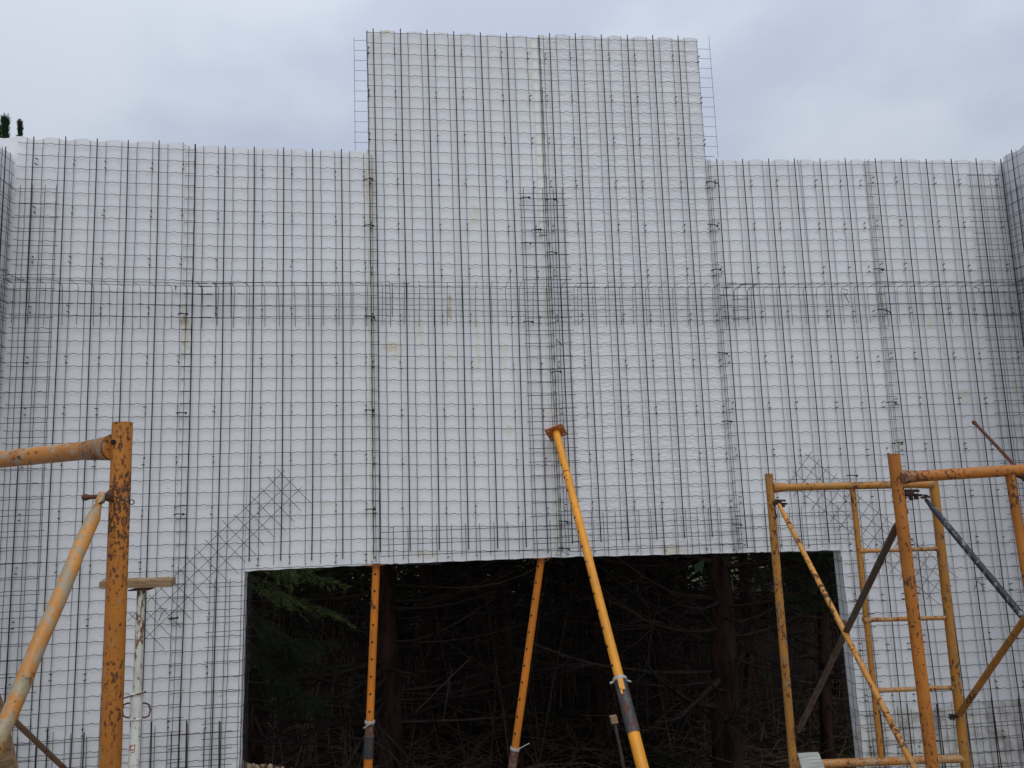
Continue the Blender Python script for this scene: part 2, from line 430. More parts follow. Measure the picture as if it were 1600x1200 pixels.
SLI = [(-1.7, 5.0), (-.35, 6.2), (-.28, 6.4), (-.4, 6.1), (-.36, 6.1), (-.25, 5.65)]
EXT = [(-.52, 5.2), (-.35, 6.25), (-.28, 6.32), (-.45, 6.1), (-.34, 6.15), (-.4, 4.95)]
STUB = [(1.27, 2.27, 3.77, 4.77, .1), (.77, 2.27, 3.27, 4.77, 5.77), (.77, 2.27, 3.27, 4.77, 5.8, -.2), (-.18, .77, 2.27, 3.27, 4.77, 5.77), (-.1, 1.27, 2.27, 3.77, 4.77, 5.55), (-.15, .77, 2.27, 3.27, 4.77)]
for k in range(6):
    mb = MB(); E = .002
    xa = lambda z, k=k: BND[k](z) + E
    xb = lambda z, k=k: BND[k + 1](z) - E
    def tz(x, k=k): return topz(k, x)
    if k == 1:
        slab(mb, k, xa, lambda z: JL(z), tz, lambda x: GZ, -.35, 2.2, True)
        slab(mb, k, lambda z: JL(z), xb, tz, lambda x: head(x), 1.55, 6.2, True)
    elif k in (2, 3): slab(mb, k, xa, xb, tz, lambda x: head(x), *SLI[k])
    elif k == 4:
        slab(mb, k, xa, lambda z: JR(z), tz, lambda x: head(x), -.36, 3.7, True)
        slab(mb, k, lambda z: JR(z), xb, tz, lambda x: GZ, 3.1, 6.1, True)
    else: slab(mb, k, xa, xb, tz, lambda x: GZ, *SLI[k])
    fp = mb.build('foam_panel', FOAM_R if k == 3 else FOAM, bw)
    if k == 3: fp['label'] = 'foam panel with a more wrinkled face than its neighbours'
    # thin wires of the panel's own mesh
    mb = MB(); e0, e1 = EXT[k]
    n = 0
    while True:
        x, z = XZ(k, 2.5, n)
        if z < GZ + .14: break
        pts = []; i = e0
        jz = random.uniform(-.0015, .0015); e1j = e1 + random.uniform(-.05, .05)
        while i < e1j:
            x, z = XZ(k, i, n)
            if k == 3 and i > 5.82 and z > 3.95: break
            f = (i - .52) % 1.0; f = f - 1 if f > .5 else f
            kink = .0045 * math.exp(-(f / .07) ** 2) - .003 * math.exp(-((abs(f) - .15) / .06) ** 2)
            pts.append(Vector((x, .002 - .002 * wave(i), z + kink + jz + .002 * noise.noise(Vector((i * 1.3, n * 3.7, k))))))
            i += .0833
        wires(mb, pts, RW); n += 1
    i = math.floor(e0) + .27
    vs = []
    while i < e1:
        if i > e0: vs.append(i)
        i += .5
    if k in (2, 3, 4, 5): vs += [e0 + .03]
    if k in (0, 1, 2): vs += [e1 - .06]
    for i in vs:
        pts = []; zt = topz(k, XW(k, i, 4)) + random.uniform(-.006, .012); z = zt
        ph = random.uniform(0, 50); am = random.uniform(.0015, .005)
        while z > GZ:
            pts.append(Vector((XW(k, i, z) + am * noise.noise(Vector((ph, z * 2.2, 0))) + .0015 * math.sin(z * 38 + ph), .005, z))); z -= .07
        wires(mb, pts, .00160)
    mb.build('wire_mesh', WIRE, fp)
    # connector wire ends poking out in pairs
    mb = MB()
    for i in STUB[k]:
        nn = 1.25 + random.uniform(-.1, .1) + (.2 if k > 1 else 0)
        while True:
            x, z = XZ(k, i, nn)
            if z < GZ + .2: break
            for dz in (0, -.040):
                if in_open(x, z + dz - .03): continue
                p = Vector((x, .004, z + dz + random.uniform(-.003, .003)))
                dx = random.choice((-1, 1, 1)) * random.uniform(.003, .011)
                mb.tube([p + Vector((0, .01, 0)), p + Vector((0, -.008, 0)), p + Vector((dx, -.013, random.uniform(-.004, .006)))], .0034, 5)
            nn += 4.0
    mb.build('connector_wire', TIE, fp)
    for i in range(5 if k == 0 else 6):
        pts = []; zt = topz(k, XW(k, i, 4)) + random.uniform(.006, .018)
        z = zt; ph = random.uniform(0, 60)
        while z > GZ:
            x = XW(k, i, z) + .004 * noise.noise(Vector((ph, z * .9, 1)))
            p = Vector((x, -.006, z))
            if in_open(x, z - .03): break
            pts.append(p); z -= .15
        mb = MB(); mb.tube(pts, RB, 6); mb.build('reinforcing_bar', BAR, fp)

# flat filled strip and beads of sealant foam in the seams
for k, (ztp, zbt, wd) in {1: (3.95, GZ, .013), 2: (3.95, 1.06, .026), 3: (4.84, 1.05, .016), 4: (3.9, 1.03, .013), 5: (3.9, GZ, .010)}.items():
    mb = MB(); z = ztp; pts = []; rr = []
    while z > zbt:
        x = BND[k](z)
        pts.append(Vector((x + .004 * noise.noise(Vector((z * 5, k, 0))), .026, z))); rr.append(max(.004, wd * .5 * (1 + .5 * noise.noise(Vector((z * 7, k, 5)))))); z -= .04
    mb.tube(pts, rr, 8); mb.build('seam_filler', SEAL, bw)
for z0, z1, wfun in ((4.84, U(845, 366).z, None), (U(845, 366).z - .01, 1.06, .045)):
  mb = MB()
  for j in range(40):
    z = z0 + (z1 - z0) * j / 39
    xl, xr = (XW(2, 5.88, z) if wfun is None else BND[3](z) - wfun - .008 * noise.noise(Vector((z * 6, 3, 1)))), BND[3](z) - .003
    for t in range(5):
        x = xl + (xr - xl) * t / 4
        mb.v.append(Vector((x, (.024, .011, .009, .010, .018)[t] + .003 * noise.noise(Vector((x * 30, z * 9, 2))), z)))
  for j in range(39):
    for t in range(4): p = j * 5 + t; mb.face((p, p + 5, p + 6, p + 1), 0, True)
  mb.build('infill_strip', INFILL, bw)

# outer mesh on the far face, standing past the sides of the raised centre
mb = MB()
def straight(mb, a, b, r=.0015, n=4, y=None): mb.tube([a, b], r, n, False)
lz = U(562, 62, .14).z
for j in range(46):
    z = lz - .005 - j * .0805
    xl = U(553 if j < 12 else 553, 68 + j * 16.7, .14).x if j < 11 else U(575, 236, .14).x
    xr = U(1108 + (j * 16.6 + 10) * .0745, 57 + j * 16.6 + 10, .142).x + .004
    if j >= 11: xl = -2.55; xr = 4.95
    if z > 3.86 and j >= 11: xr = BND[4](4.5) + .12; xl = -.05
    pts = [Vector((x_, .142, z + .0008 * (x_ - xl) * (0 if j >= 11 else 1))) for x_ in [xl + (xr - xl) * t / 24 for t in range(25)]]
    wires(mb, pts, .0016)
xk = U(553, 60, .14)
mb.tube([U(553, 59, .142), U(554, 120, .142), U(555, 236, .142)], .0017, 4, False)
mb.tube([U(1107.5, 57, .142), U(1114, 140, .142), U(1122, 246, .142)], .0017, 4, False)
x = -2.5
while x < 4.9:
    zt = (4.87 if -.05 < x < 2.42 else 3.95)
    wires(mb, [Vector((x, .144, zt + (GZ - zt) * t / 30)) for t in range(31)], .0015); x += .1
mb.build('back_mesh', WIRE_PALE, bw)

# ---- extra strips of mesh laid over the front
def strip(name, pfun, us, vs_, ue, ve, mat=WIRE, r=.0019, parent=bw, jit=.002, cut=True):
    """pfun(u, v) -> Vector; wires along v at each u in us, along u at each v in vs_"""
    mb = MB()
    for u in us:
        du = random.uniform(-jit, jit)
        pts = [pfun(u + du + jit * noise.noise(Vector((u * 9, t, 0))), ve[0] + (ve[1] - ve[0]) * t / 24) for t in range(25)]
        (wires if cut else (lambda m_, p_, r_: m_.tube(p_, r_, 4, False)))(mb, pts, r)
    for v in vs_:
        dv = random.uniform(-jit, jit); a0 = ue[0] + random.uniform(-.01, .01); a1 = ue[1] + random.uniform(-.01, .01)
        pts = [pfun(a0 + (a1 - a0) * t / 16, v + dv) for t in range(17)]
        (wires if cut else (lambda m_, p_, r_: m_.tube(p_, r_, 4, False)))(mb, pts, r)
    return mb.build(name, mat, parent)
def fr(a, b, s):
    r = []; v = a
    if s < 0:
        while v > b: r.append(v); v += s
    else:
        while v < b: r.append(v); v += s
    return r
XL, XR = -2.409, 4.820
plane = lambda y: (lambda u, v: Vector((u, y, v)))
# corner strips on the long wall
strip('corner_mesh', plane(-.012), [XL + .05, XL + .13, XL + .21, XL + .28], fr(3.63, GZ + .1, -.099), (XL, XL + .30), (3.66, GZ))
strip('corner_mesh', plane(-.012), [XR - .29, XR - .20, XR - .12, XR - .05], fr(3.78, GZ + .1, -.092), (XR - .32, XR), (3.80, GZ))
# strip over the middle seam
strip('seam_mesh', plane(-.010), [1.06, 1.13, 1.20, 1.28, 1.345], fr(3.62, 1.06, -.092), (1.03, 1.375), (3.66, 1.07), r=.0021)
strip('seam_mesh', plane(-.008), [.0 + XW(2, -.1, 2) - .01], [], (0, 0), (3.9, 1.06))
# doubled mesh over the opening
strip('lintel_mesh', plane(-.010), fr(.10, 1.24, .096), [1.255, 1.17, 1.10], (.02, 1.30), (1.29, 1.02))
strip('lintel_mesh', plane(-.011), fr(1.36, 2.46, .083), [1.30, 1.22, 1.14, 1.075], (1.30, 2.50), (1.335, 1.02))
strip('lintel_mesh', plane(-.009), fr(2.50, 3.24, .09), [1.27, 1.19, 1.11, 1.05], (2.46, 3.30), (1.32, 1.01))
# U-shaped mesh wrapped round the two jambs
def jamb(sgn, jf, zt):
    def pf(u, v):   # u runs front -> reveal -> back
        x0 = jf(v) - sgn * .014
        if u < .20: return Vector((x0 - sgn * -1 * (.20 - u), -.010, v))
        if u < .36: return Vector((x0, -.010 + (u - .20), v))
        return Vector((x0 + sgn * (u - .36), .150, v))
    mb = MB()
    for z in fr(zt, GZ + .1, -.092):
        wob = random.uniform(-.006, .006)
        mb.tube([pf(u, z + wob * (1 if u > .15 else .2)) + Vector((0, 0, random.uniform(-.004, .004))) for u in (0.0, .1, .199, .24, .28, .32, .359, .45, .5)], .0018, 4, False)
    for u in (.04, .12, .197, .25, .31, .36, .44):
        mb.tube([pf(u, z) + Vector((random.uniform(-.004, .004), 0, 0)) for z in fr(zt + .03, GZ + .05, -.12)], .0018, 4, False)
    mb.build('jamb_mesh', WIRE, bw)
jamb(1, JR, .93); 
def JLs(z): return JL(z)
def jamb_left():
    mb = MB()
    def pf(u, v):
        x0 = JL(v) + .014
        if u < .24: return Vector((x0 - (.24 - u), -.010, v))
        if u < .40: return Vector((x0, -.010 + (u - .24), v))
        return Vector((x0 - (u - .40), .150, v))
    for z in fr(.95, GZ + .1, -.093):
        mb.tube([pf(u, z) + Vector((0, 0, random.uniform(-.004, .004))) for u in (0.0, .1, .239, .28, .32, .36, .399, .48, .55)], .0018, 4, False)
    for u in (.05, .145, .238, .29, .35, .40, .48):
        mb.tube([pf(u, z) + Vector((random.uniform(-.004, .004), 0, 0)) for z in fr(1.0, GZ + .05, -.12)], .0018, 4, False)
    mb.build('jamb_mesh', WIRE, bw)
jamb_left()
# slanting patches over the two corners of the opening
def patch(c0, c1, wdt, cell, y=-.016, ext=.03, flip=False):
    a, b = U(*c0, y), U(*c1, y); a.y = b.y = y
    du = (b - a); ln = du.length; du.normalize(); dv = Vector((du.z, 0, -du.x))
    if (dv.x < 0) != flip: dv = -dv
    mb = MB(); s = 0.0; 
    while s < ln + .001:
        p = a + du * s; e1_, e2_ = ext + random.uniform(-.01, .02), ext + random.uniform(-.01, .03)
        mb.tube([p - dv * e1_, p + dv * wdt * .5 + Vector((0, -.003, 0)), p + dv * (wdt + e2_)], .0017, 4, False); s += cell
    t = 0.0
    while t < wdt + .001:
        mb.tube([a + dv * t - du * ext, a + dv * t + du * ln * .5 + Vector((0, -.002, 0)), a + dv * t + du * (ln + ext)], .0017, 4, False); t += cell
    mb.build('diagonal_mesh', WIRE, bw)
patch((440, 740), (205, 965), .235, .079)
patch((1263, 713), (1492, 899), .24, .079, flip=True)
# mesh bent outward to carry the upper floor
def ledge(x0, x1, d0, d1, z0, z1, sp=.1, tilt=1):
    mb = MB(); n = int((x1 - x0) / sp)
    for j in range(n + 1):
        x = x0 + j * sp + random.uniform(-.006, .006); t = (x - x0) / (x1 - x0)
        d = d0 + (d1 - d0) * t + random.uniform(-.012, .012); z = z0 + (z1 - z0) * t
        lean = random.uniform(-.008, .008); tipz = random.uniform(-.006, .012)
        mb.tube([Vector((x + lean, -.014, z - .27 + random.uniform(-.015, .01))), Vector((x + lean * .5, -.014, z - .12)), Vector((x, -.014, z - .018)), Vector((x, -.020, z - .004)), Vector((x, -.036, z)),
                 Vector((x, -.014 - d * .6, z + .002)), Vector((x + random.uniform(-.004, .004), -.014 - d, z + tipz))], .00175, 4, False)
    def row(dy, dz, r=.0017):
        mb.tube([Vector((x0 - .03 + (x1 - x0 + .06) * t / 20, -.014 - dy, z0 + (z1 - z0) * t / 20 + dz + .003 * noise.noise(Vector((t * .7, dy * 9, dz * 9 + x0))))) for t in range(21)], r, 4, False)
    row(.035, .002); row((d0 + d1) * .42, .004); row(.003, -.045); row(.003, -.125); row(.003, -.205)
    mb.build('ledge_mesh', WIRE, bw)
zb = lambda px, py: U(px, py, -.014).z
ledge(-2.36, -1.12, .115, .13, zb(30, 443), zb(290, 451))
ledge(-1.15, .06, .12, .13, zb(290, 450), zb(588, 448))
ledge(.10, 1.48, .14, .15, zb(600, 449), zb(900, 451), .1)
ledge(1.42, 2.52, .16, .16, zb(880, 451), zb(1140, 451))
ledge(2.50, 3.78, .165, .16, zb(1125, 452), zb(1370, 450))
ledge(3.74, 4.80, .16, .15, zb(1370, 450), zb(1580, 449))
# darker bent bars in the ledge
for a, b, c_ in ((337, 361, 443), (613, 636, 443), (1147, 1168, 451)):
    mb = MB()
    for px in (a, b):
        p = U(px, c_ + 52, -.02); q_ = U(px, c_ + 3, -.02)
        mb.tube([p, q_, q_ + Vector((0, -.012, .004)), q_ + Vector((0, -.16 if a > 1000 else -.03, .008))], .0025, 6)
    p, q_ = U(a, c_ + 3, -.025), U(b, c_ + 3, -.025)
    dp_ = -.15 if a > 1000 else -.02
    mb.tube([p + Vector((-.02, dp_, .006)), q_ + Vector((.02, dp_, .006))], .0024, 6)
    if a > 1000:
        for dy in (17, 34, 48): mb.tube([U(a - 3, c_ + dy, -.022), U(b + 4, c_ + dy - 1, -.022)], .0022, 5)
    mb.build('bent_bar', WIRE, bw)
# tie wires at the seams
TIES = [(575, 281, 1), (576, 352, 0), (577, 496, 1), (577, 641, 0), (578, 797, 0), (285, 490, 0), (283, 645, 0), (279, 805, 1), (820, 309, 0), (860, 312, 1), (838, 360, 1), (822, 380, 0), (862, 394, 0),
        (825, 502, 0), (869, 582, 0), (1111, 284, 1), (1114, 351, 0), (1119, 422, 0), (1129, 551, 0), (1136, 659, 0), (1151, 821, 0), (1373, 420, 0), (1379, 484, 1), (1393, 628, 0), (880, 815, 1), (881, 856, 1), (270, 967, 1), (1403, 693, 0), (1332, 742, 0)]
for px, py, curl in TIES:
    mb = MB(); a = U(px - 7, py + random.uniform(-1, 1), -.012); b = U(px + 7, py + random.uniform(-2, 2), -.018)
    mb.tube([a + Vector((0, .012, 0)), a, a.lerp(b, .5) + Vector((0, -.008, .003)), b, b + Vector((0, .015, -.005))], .0038, 5)
    mb.blob(b, .008, 0, px, .5, 6, 4); 
    if curl:
        for _ in range(3):
            d = Vector((random.uniform(-.03, .03), -.01, random.uniform(-.04, .015)))
            mb.tube([b, b + d * .5 + Vector((0, -.01, 0)), b + d], .0021, 4)
    mb.build('tie_wire', TIE, bw)
# a few small bent offcuts that hang on the mesh and read as little marks
for pts in ([(271, 446), (278, 449)], [(274, 448), (275, 454)], [(1316, 451), (1325, 454)], [(1318, 457), (1327, 474)], [(1321, 462), (1324, 457)], [(1523, 449), (1531, 451)], [(1530, 452), (1528, 457)],
            [(1522, 903), (1539, 902)], [(1530, 904), (1522, 921)], [(1530, 910), (1539, 919)], [(249, 951), (261, 951), (253, 958), (248, 970)], [(869, 530), (879, 540)]):
    mb = MB(); mb.tube([U(a, b, -.02) for a, b in pts], .0026, 4); mb.build('wire_offcut', TIE, bw)
# starter bars and starter mesh at the foot
def starters(x0, x1, ztop):
    mb = MB(); x = x0 + .04
    while x < x1:
        zt = ztop + random.uniform(-.02, .03)
        mb.tube([Vector((x + random.uniform(-.004, .004), -.018, zt)), Vector((x, -.018, GZ))], .0019, 4, False); x += .1
    for z in fr(ztop - .04, GZ + .12, -.097):
        mb.tube([Vector((x0 + (x1 - x0) * t / 12, -.018, z + .003 * noise.noise(Vector((t, z, 0))))) for t in range(13)], .0019, 4, False)
    mb.build('starter_mesh', WIRE, bw)
    x = x0 + .11
    while x < x1:
        zt = ztop + random.uniform(0, .06); mb = MB()
        mb.tube([Vector((x + random.uniform(-.008, .008), -.026, zt)), Vector((x, -.026, GZ))], .0042, 6)
        mb.build('starter_bar', BAR, bw); x += .205
starters(-2.33, -.92, .10); starters(3.27, 4.78, -.075)

# ------------------------------------------------------------------ the two return walls coming toward the camera
def side_wall(xw, sgn, ztop, label):
    """sgn +1: the face looks toward +X (left wall)"""
    root = empty('panel_wall', (xw, -1.6, GZ), label, 'wall', 'foam panel walls of the roofless shell')
    Y0, Y1 = (-.004, -3.4)
    cur = Y0; pn = 0
    while cur > Y1 + .01:
        nxt = max(Y1, cur - 1.22)
        mb = MB(); nr = 12; st = int((cur - nxt) / .01); cols = []
        for s in range(st + 1):
            y = cur - .002 + (nxt - cur + .004) * s / st
            i = (cur - y) / .2 + .3; cols.append((y, yfront(i), ztop + .012 * wave(i)))
        b = len(mb.v)
        for y, dp, zt in cols:
            for r in range(nr + 1):
                z = zt + (GZ - zt) * r / nr
                mb.v += [Vector((xw - sgn * dp, y, z)), Vector((xw - sgn * .12, y, z))]
        W = (nr + 1) * 2
        for c in range(st):
            for r in range(nr):
                p = b + c * W + r * 2; s_ = p + W
                mb.face((p, p + 2, s_ + 2, s_), 0, True); mb.face((p + 1, s_ + 1, s_ + 3, p + 3), 0, True)
            p = b + c * W; V_ = mb.v; mb.quad(V_[p].copy(), V_[p + W].copy(), V_[p + W + 1].copy(), V_[p + 1].copy())
        for c in (0, st):
            for r in range(nr): p = b + c * W + r * 2; V_ = mb.v; mb.quad(V_[p].copy(), V_[p + 1].copy(), V_[p + 3].copy(), V_[p + 2].copy())
        fp = mb.build('foam_panel', FOAM, root)
        mb = MB(); z = ztop - .05
        while z > GZ + .1:
            mb.tube([Vector((xw + sgn * .002, cur + (nxt - .08 - cur) * t / 12, z + .003 * noise.noise(Vector((t, z * 9, 0))))) for t in range(13)], RW, 4, False); z -= .084
        y = cur - .06
        while y > nxt - .08:
            mb.tube([Vector((xw + sgn * .005, y + .003 * noise.noise(Vector((y * 9, t, 0))), ztop + (GZ - ztop) * t / 20)) for t in range(21)], RW, 4, False); y -= .1
        mb.build('wire_mesh', WIRE, fp)
        y = cur - .11
        while y > nxt:
            mb = MB(); mb.tube([Vector((xw + sgn * -.001, y, ztop + .02)), Vector((xw + sgn * .010, y, 1.5)), Vector((xw + sgn * .008, y, GZ))], RB, 6)
            mb.build('reinforcing_bar', BAR, fp); y -= .2
        cur = nxt; pn += 1
    sp = lambda u, v: Vector((xw + sgn * .012, -u, v))
    strip('corner_mesh', sp, [.06, .14, .22, .29], fr(3.63, GZ + .1, -.099), (0, .32), (3.66, GZ), parent=root, cut=False)
    # ledge mesh carried round the corner
    mb = MB(); zk = zb(30, 443) if sgn > 0 else zb(1580, 449)
    y = -.1
    while y > -3.2:
        mb.tube([Vector((xw + sgn * .014, y, zk - .27)), Vector((xw + sgn * .014, y, zk - .02)), Vector((xw + sgn * .03, y, zk)), Vector((xw + sgn * .15, y, zk + random.uniform(-.01, .01)))], .002, 4, False); y -= .1
    for dx, dz in ((.035, .002), (.12, .004), (.016, -.05), (.016, -.13), (.016, -.21)):
        mb.tube([Vector((xw + sgn * dx, -.02, zk + dz)), Vector((xw + sgn * dx, -3.3, zk + dz))], .002, 4, False)
    mb.build('ledge_mesh', WIRE, root)
    for zz in (3.55, 3.1, 2.6, 2.1, 1.6) if sgn > 0 else (3.65, 3.3, 2.9, 2.5):
        mb = MB(); a = Vector((xw + sgn * .02, -.12 - random.uniform(0, .25), zz)); mb.tube([a, a + Vector((0, -.06, -.01)), a + Vector((sgn * .02, -.08, .01))], .0035, 5); mb.build('tie_wire', TIE, root)
side_wall(XL, 1, 3.862, 'left return wall of meshed white foam running toward the camera at the left edge')
side_wall(XR, -1, 3.925, 'right return wall of meshed white foam running toward the camera at the right edge')

# ------------------------------------------------------------------ steel props
def tubeline(name, a, b, r, mat, parent, n=20, ends=None):
    mb = MB(); mb.tube([a, b] if ends is None else ends, r, n); return mb.build(name, mat, parent)
def ring(mb, c, ax, ro, h, n=20, mi=0): mb.tube([c - ax * h, c - ax * h * .6, c + ax * h * .6, c + ax * h], [ro * .94, ro, ro, ro * .94], n, True, mi)
def holes(mb, a, b, side, r, sp, rh=.006, start=.05, mi=0):
    ax = (b - a); ln = ax.length; ax.normalize(); s = start
    while s < ln:
        c = a + ax * s + side * (r * .90)
        mb.tube([c, c + side * (r * .13)], rh, 10, True, mi); s += sp
def perp(ax, v): return (v - ax * v.dot(ax)).normalized()

# long raking prop against the middle seam
top = U(869, 676, -.05); bot = U(1004, 1200, -1.46)
ax = (bot - top).normalized(); foot = top + ax * ((top.z + .77) / -ax.z)
pr = empty('steel_prop', foot, 'longest yellow-orange steel prop, raking up to a square plate on the middle seam', 'prop', 'adjustable steel props')
slv0 = at_row(top, bot, 1062); slv1 = at_row(top, bot, 1146)
mb = MB(); mb.tube([top, slv0.lerp(slv1, .4)], .0255, 24)
sd_ = perp(ax, -RT - FW * .75); holes(mb, at_row(top, bot, 700), slv0, sd_, .0255, .108, .0075, mi=1)
mb.build('inner_tube', [OR_PROP, HOLE], pr)
mb = MB(); wj = at_row(top, bot, 739); mb.tube([wj - ax * .003, wj + ax * .003], .0268, 24); mb.build('weld_ring', OR_PLATE, pr)
# head plate, edge-on to the camera, with four slots
pc = top - ax * .004
def inplane(cr, cu):
    v = RT * cr + UP * cu; v = v - FW * (v.dot(ax) / FW.dot(ax)); return v
pu = inplane(.26, .10); pv = inplane(.09, -.15); pu.normalize(); pv.normalize()
mb = MB(); mb.box(pc, pu * .064, pv * .060, ax * .004)
for a_ in (-1, 1):
    for b_2 in (-1, 1):
        c = pc + pu * .044 * a_ + pv * .040 * b_2; mb.box(c, pu * .010, pv * .006, ax * .0046, 1)  # pale blocks for open slots, daylight through them put into the colour
mb.build('head_plate', [OR_PLATE, simple('daylit_slot', (.5, .5, .5), .8)], pr)
mb = MB(); mb.tube([slv0, slv0.lerp(slv1, .4)], .033, 24); mb.tube([slv0.lerp(slv1, .36), slv1], [.0335, .034], 24)
mb.build('threaded_sleeve', SLEEVE, pr)
mb = MB(); ring(mb, slv0, ax, .038, .009, 24); h1 = perp(ax, RT)
mb.tube([slv0 - h1 * .055 + ax * .012, slv0 - h1 * .03 + ax * .004], .006, 8); mb.tube([slv0 + h1 * .03 + ax * .006, slv0 + h1 * .055 + ax * .02], .005, 8)
mb.build('collar_pin', GREYST, pr)
mb = MB(); c0 = slv0 + ax * .02 - perp(ax, FW) * .0335
mb.box(c0 + ax * .018, perp(ax, RT) * .014, ax * .030, perp(ax, FW) * .003); mb.box(c0 + ax * .055 - perp(ax, RT) * .008, perp(ax, RT) * .005, ax * .016, perp(ax, FW) * .003)
mb.build('slot_tongue', OR_PROP, pr)
mb = MB(); mb.tube([slv1 - ax * .01, foot], .0305, 24); mb.build('outer_tube', OR_PROP, pr)
mb = MB(); mb.box(foot, Vector((.07, 0, 0)), Vector((0, .07, 0)), Vector((0, 0, .004))); mb.build('foot_plate', OR_PLATE, pr)

# two props under the lintel
def lintel_prop(tp, bp, rows, label, mat, wirehook):
    top, bot = U(*tp, .07), U(*bp, .07); ax = (bot - top).normalized(); top.z = head(top.x) - .004
    foot = top + ax * ((top.z + .78) / -ax.z)
    pr = empty('steel_prop', foot, label, 'prop', 'adjustable steel props')
    s0, s1 = at_row(top, foot, rows[0]), at_row(top, foot, rows[1]) if rows[1] else foot
    mb = MB(); mb.tube([top, s0 + ax * .06], .0255, 20); holes(mb, top, s0, perp(ax, -FW - RT * (0 if wirehook else .75)), .0255, .109, .0075, .06, 1); mb.build('inner_tube', [mat, HOLE], pr)
    mb = MB(); mb.box(top - ax * .002, Vector((.06, 0, 0)), Vector((0, .055, 0)), Vector((0, 0, .003))); mb.build('head_plate', OR_PLATE, pr)
    mb = MB(); ring(mb, s0, ax, .034, .010); 
    if wirehook: mb.tube([s0 + ax * .025 - RT * .035 - FW * .034, s0 - FW * .038 + RT * .02 - ax * .01], .004, 6)
    else: mb.tube([s0 - FW * .03, s0 + RT * .09 - ax * .035], .003, 6)
    mb.build('collar_pin', GREYST, pr)
    s2 = s0.lerp(s1, .40)
    mb = MB(); mb.tube([s0 + ax * .01, s2], .029, 20, True); mb.build('slotted_neck', painted('rusty_neck', (.12, .06, .035), .5, .6, .4, (.25, .22, .2)), pr)
    mb = MB(); mb.tube([s2, s1], .0325, 20); ring(mb, s2, ax, .0335, .006); mb.build('threaded_sleeve', SLEEVE, pr)
    if rows[1]:
        mb = MB(); mb.tube([s1 - ax * .005, foot], .0300, 20); mb.build('outer_tube', mat, pr)
    mb = MB(); mb.box(foot, Vector((.07, 0, 0)), Vector((0, .07, 0)), Vector((0, 0, .004))); mb.build('foot_plate', OR_PLATE, pr)
lintel_prop((588, 884), (575, 1200), (1128, 1184), 'upright orange steel prop under the left half of the lintel', OR_PROP2, True)
lintel_prop((846, 874), (801, 1200), (1170, None), 'orange steel prop leaning a little under the middle of the lintel', OR_PROP2, False)

# flaking white prop with a plank on its head
Yp = -.62
top = U(221, 921, Yp); bot = U(209, 1200, Yp); ax = (bot - top).normalized(); foot = top + ax * ((top.z + .77) / -ax.z)
pr = empty('steel_prop', foot, 'rusty prop in flaking white paint with looped handles, carrying a plank at left', 'prop', 'adjustable steel props')
s0, s1 = at_row(top, foot, 1084), at_row(top, foot, 1124)
mb = MB(); mb.tube([top, s0 + ax * .02], .0225, 20)
UPR = painted('rust_streaked_white_paint', (.62, .61, .53), .52, .57, .1, (.5, .5, .45), 60, (.17, .075, .04), (1, 1, .3))
mb.build('inner_tube', UPR, pr)
mb = MB(); mb.tube([s0, s1], .0325, 20); mb.tube([s1, foot], .029, 20); ring(mb, s0, ax, .036, .006); ring(mb, s1 - ax * .005, ax, .0355, .004)
mb.build('outer_tube', WHITEP, pr)
for s in (-1, 1):
    mb = MB(); a = s0 + ax * .050 + RT * s * .030; b = s0 + ax * .125 + RT * s * .030
    mb.tube([a, a + RT * s * .022, a + RT * s * .040 + ax * .008, a.lerp(b, .5) + RT * s * .048, b + RT * s * .040 - ax * .008, b + RT * s * .022, b], .0048, 8)
    mb.build('handle', RUST, pr)
mb = MB(); mb.tube([s0 - RT * .075 + ax * .018 - FW * .03, s0 - RT * .03 + ax * .002 - FW * .036, s0 + RT * .035 - ax * .014 - FW * .03, s0 + RT * .05 - ax * .012], .0042, 6); mb.build('pin', RUST, pr)
mb = MB(); lb = at_row(top, foot, 1167) - FW * .0285
mb.tube([lb + Vector((-.012, 0, .018)), lb + Vector((.014, .002, .022)), lb + Vector((.010, .002, -.018)), lb + Vector((-.004, 0, -.016))], .0035, 5); mb.tube([lb + Vector((-.012, 0, .018)), lb + Vector((-.010, 0, -.004)), lb + Vector((.008, 0, -.002))], .0032, 5)
mb.build('red_mark', REDP, pr)
mb = MB(); mb.box(top - ax * .001, Vector((.055, 0, 0)), Vector((0, .05, 0)), Vector((0, 0, .003))); mb.build('head_plate', RUST, pr)
# plank on the prop
def plank(name, a, b, wdir, wd, th, mat, label, cat='plank', group=None, rough=.0025):
    mb = MB(); d = b - a; n = 26; up = d.cross(wdir).normalized(); wdn = wdir.normalized()
    if up.z < 0: up = -up
    prof = [(-wd, -th), (-wd * .96, th * .9), (-wd * .3, th), (wd * .4, th * .97), (wd * .97, th), (wd, -th * .9), (wd * .1, -th)]
    base = len(mb.v)
    for t in range(n + 1):
        for u, v in prof:
            p = a + d * (t / n) + wdn * u + up * v
            k = 1 if 0 < t < n else 2.5
            mb.v.append(p + Vector([rough * k * noise.noise(p * 14 + Vector((j * 7, 0, 0))) for j in range(3)]))
    m_ = len(prof)
    for t in range(n):
        for j in range(m_):
            j2 = (j + 1) % m_; mb.face((base + t * m_ + j, base + t * m_ + j2, base + (t + 1) * m_ + j2, base + (t + 1) * m_ + j))
    mb.face(tuple(base + j for j in reversed(range(m_)))); mb.face(tuple(base + n * m_ + j for j in range(m_)))
    return tag(mb.build(name, mat, None, (a + b) / 2), label, cat, group)
pa, pb = U(160, 912, Yp - .02), U(271, 909, Yp)
plank('wooden_plank', pa, pb, Vector((.05, -1, -.10)), .050, .020, WOOD, 'short split wooden plank lying across the head of the white prop')
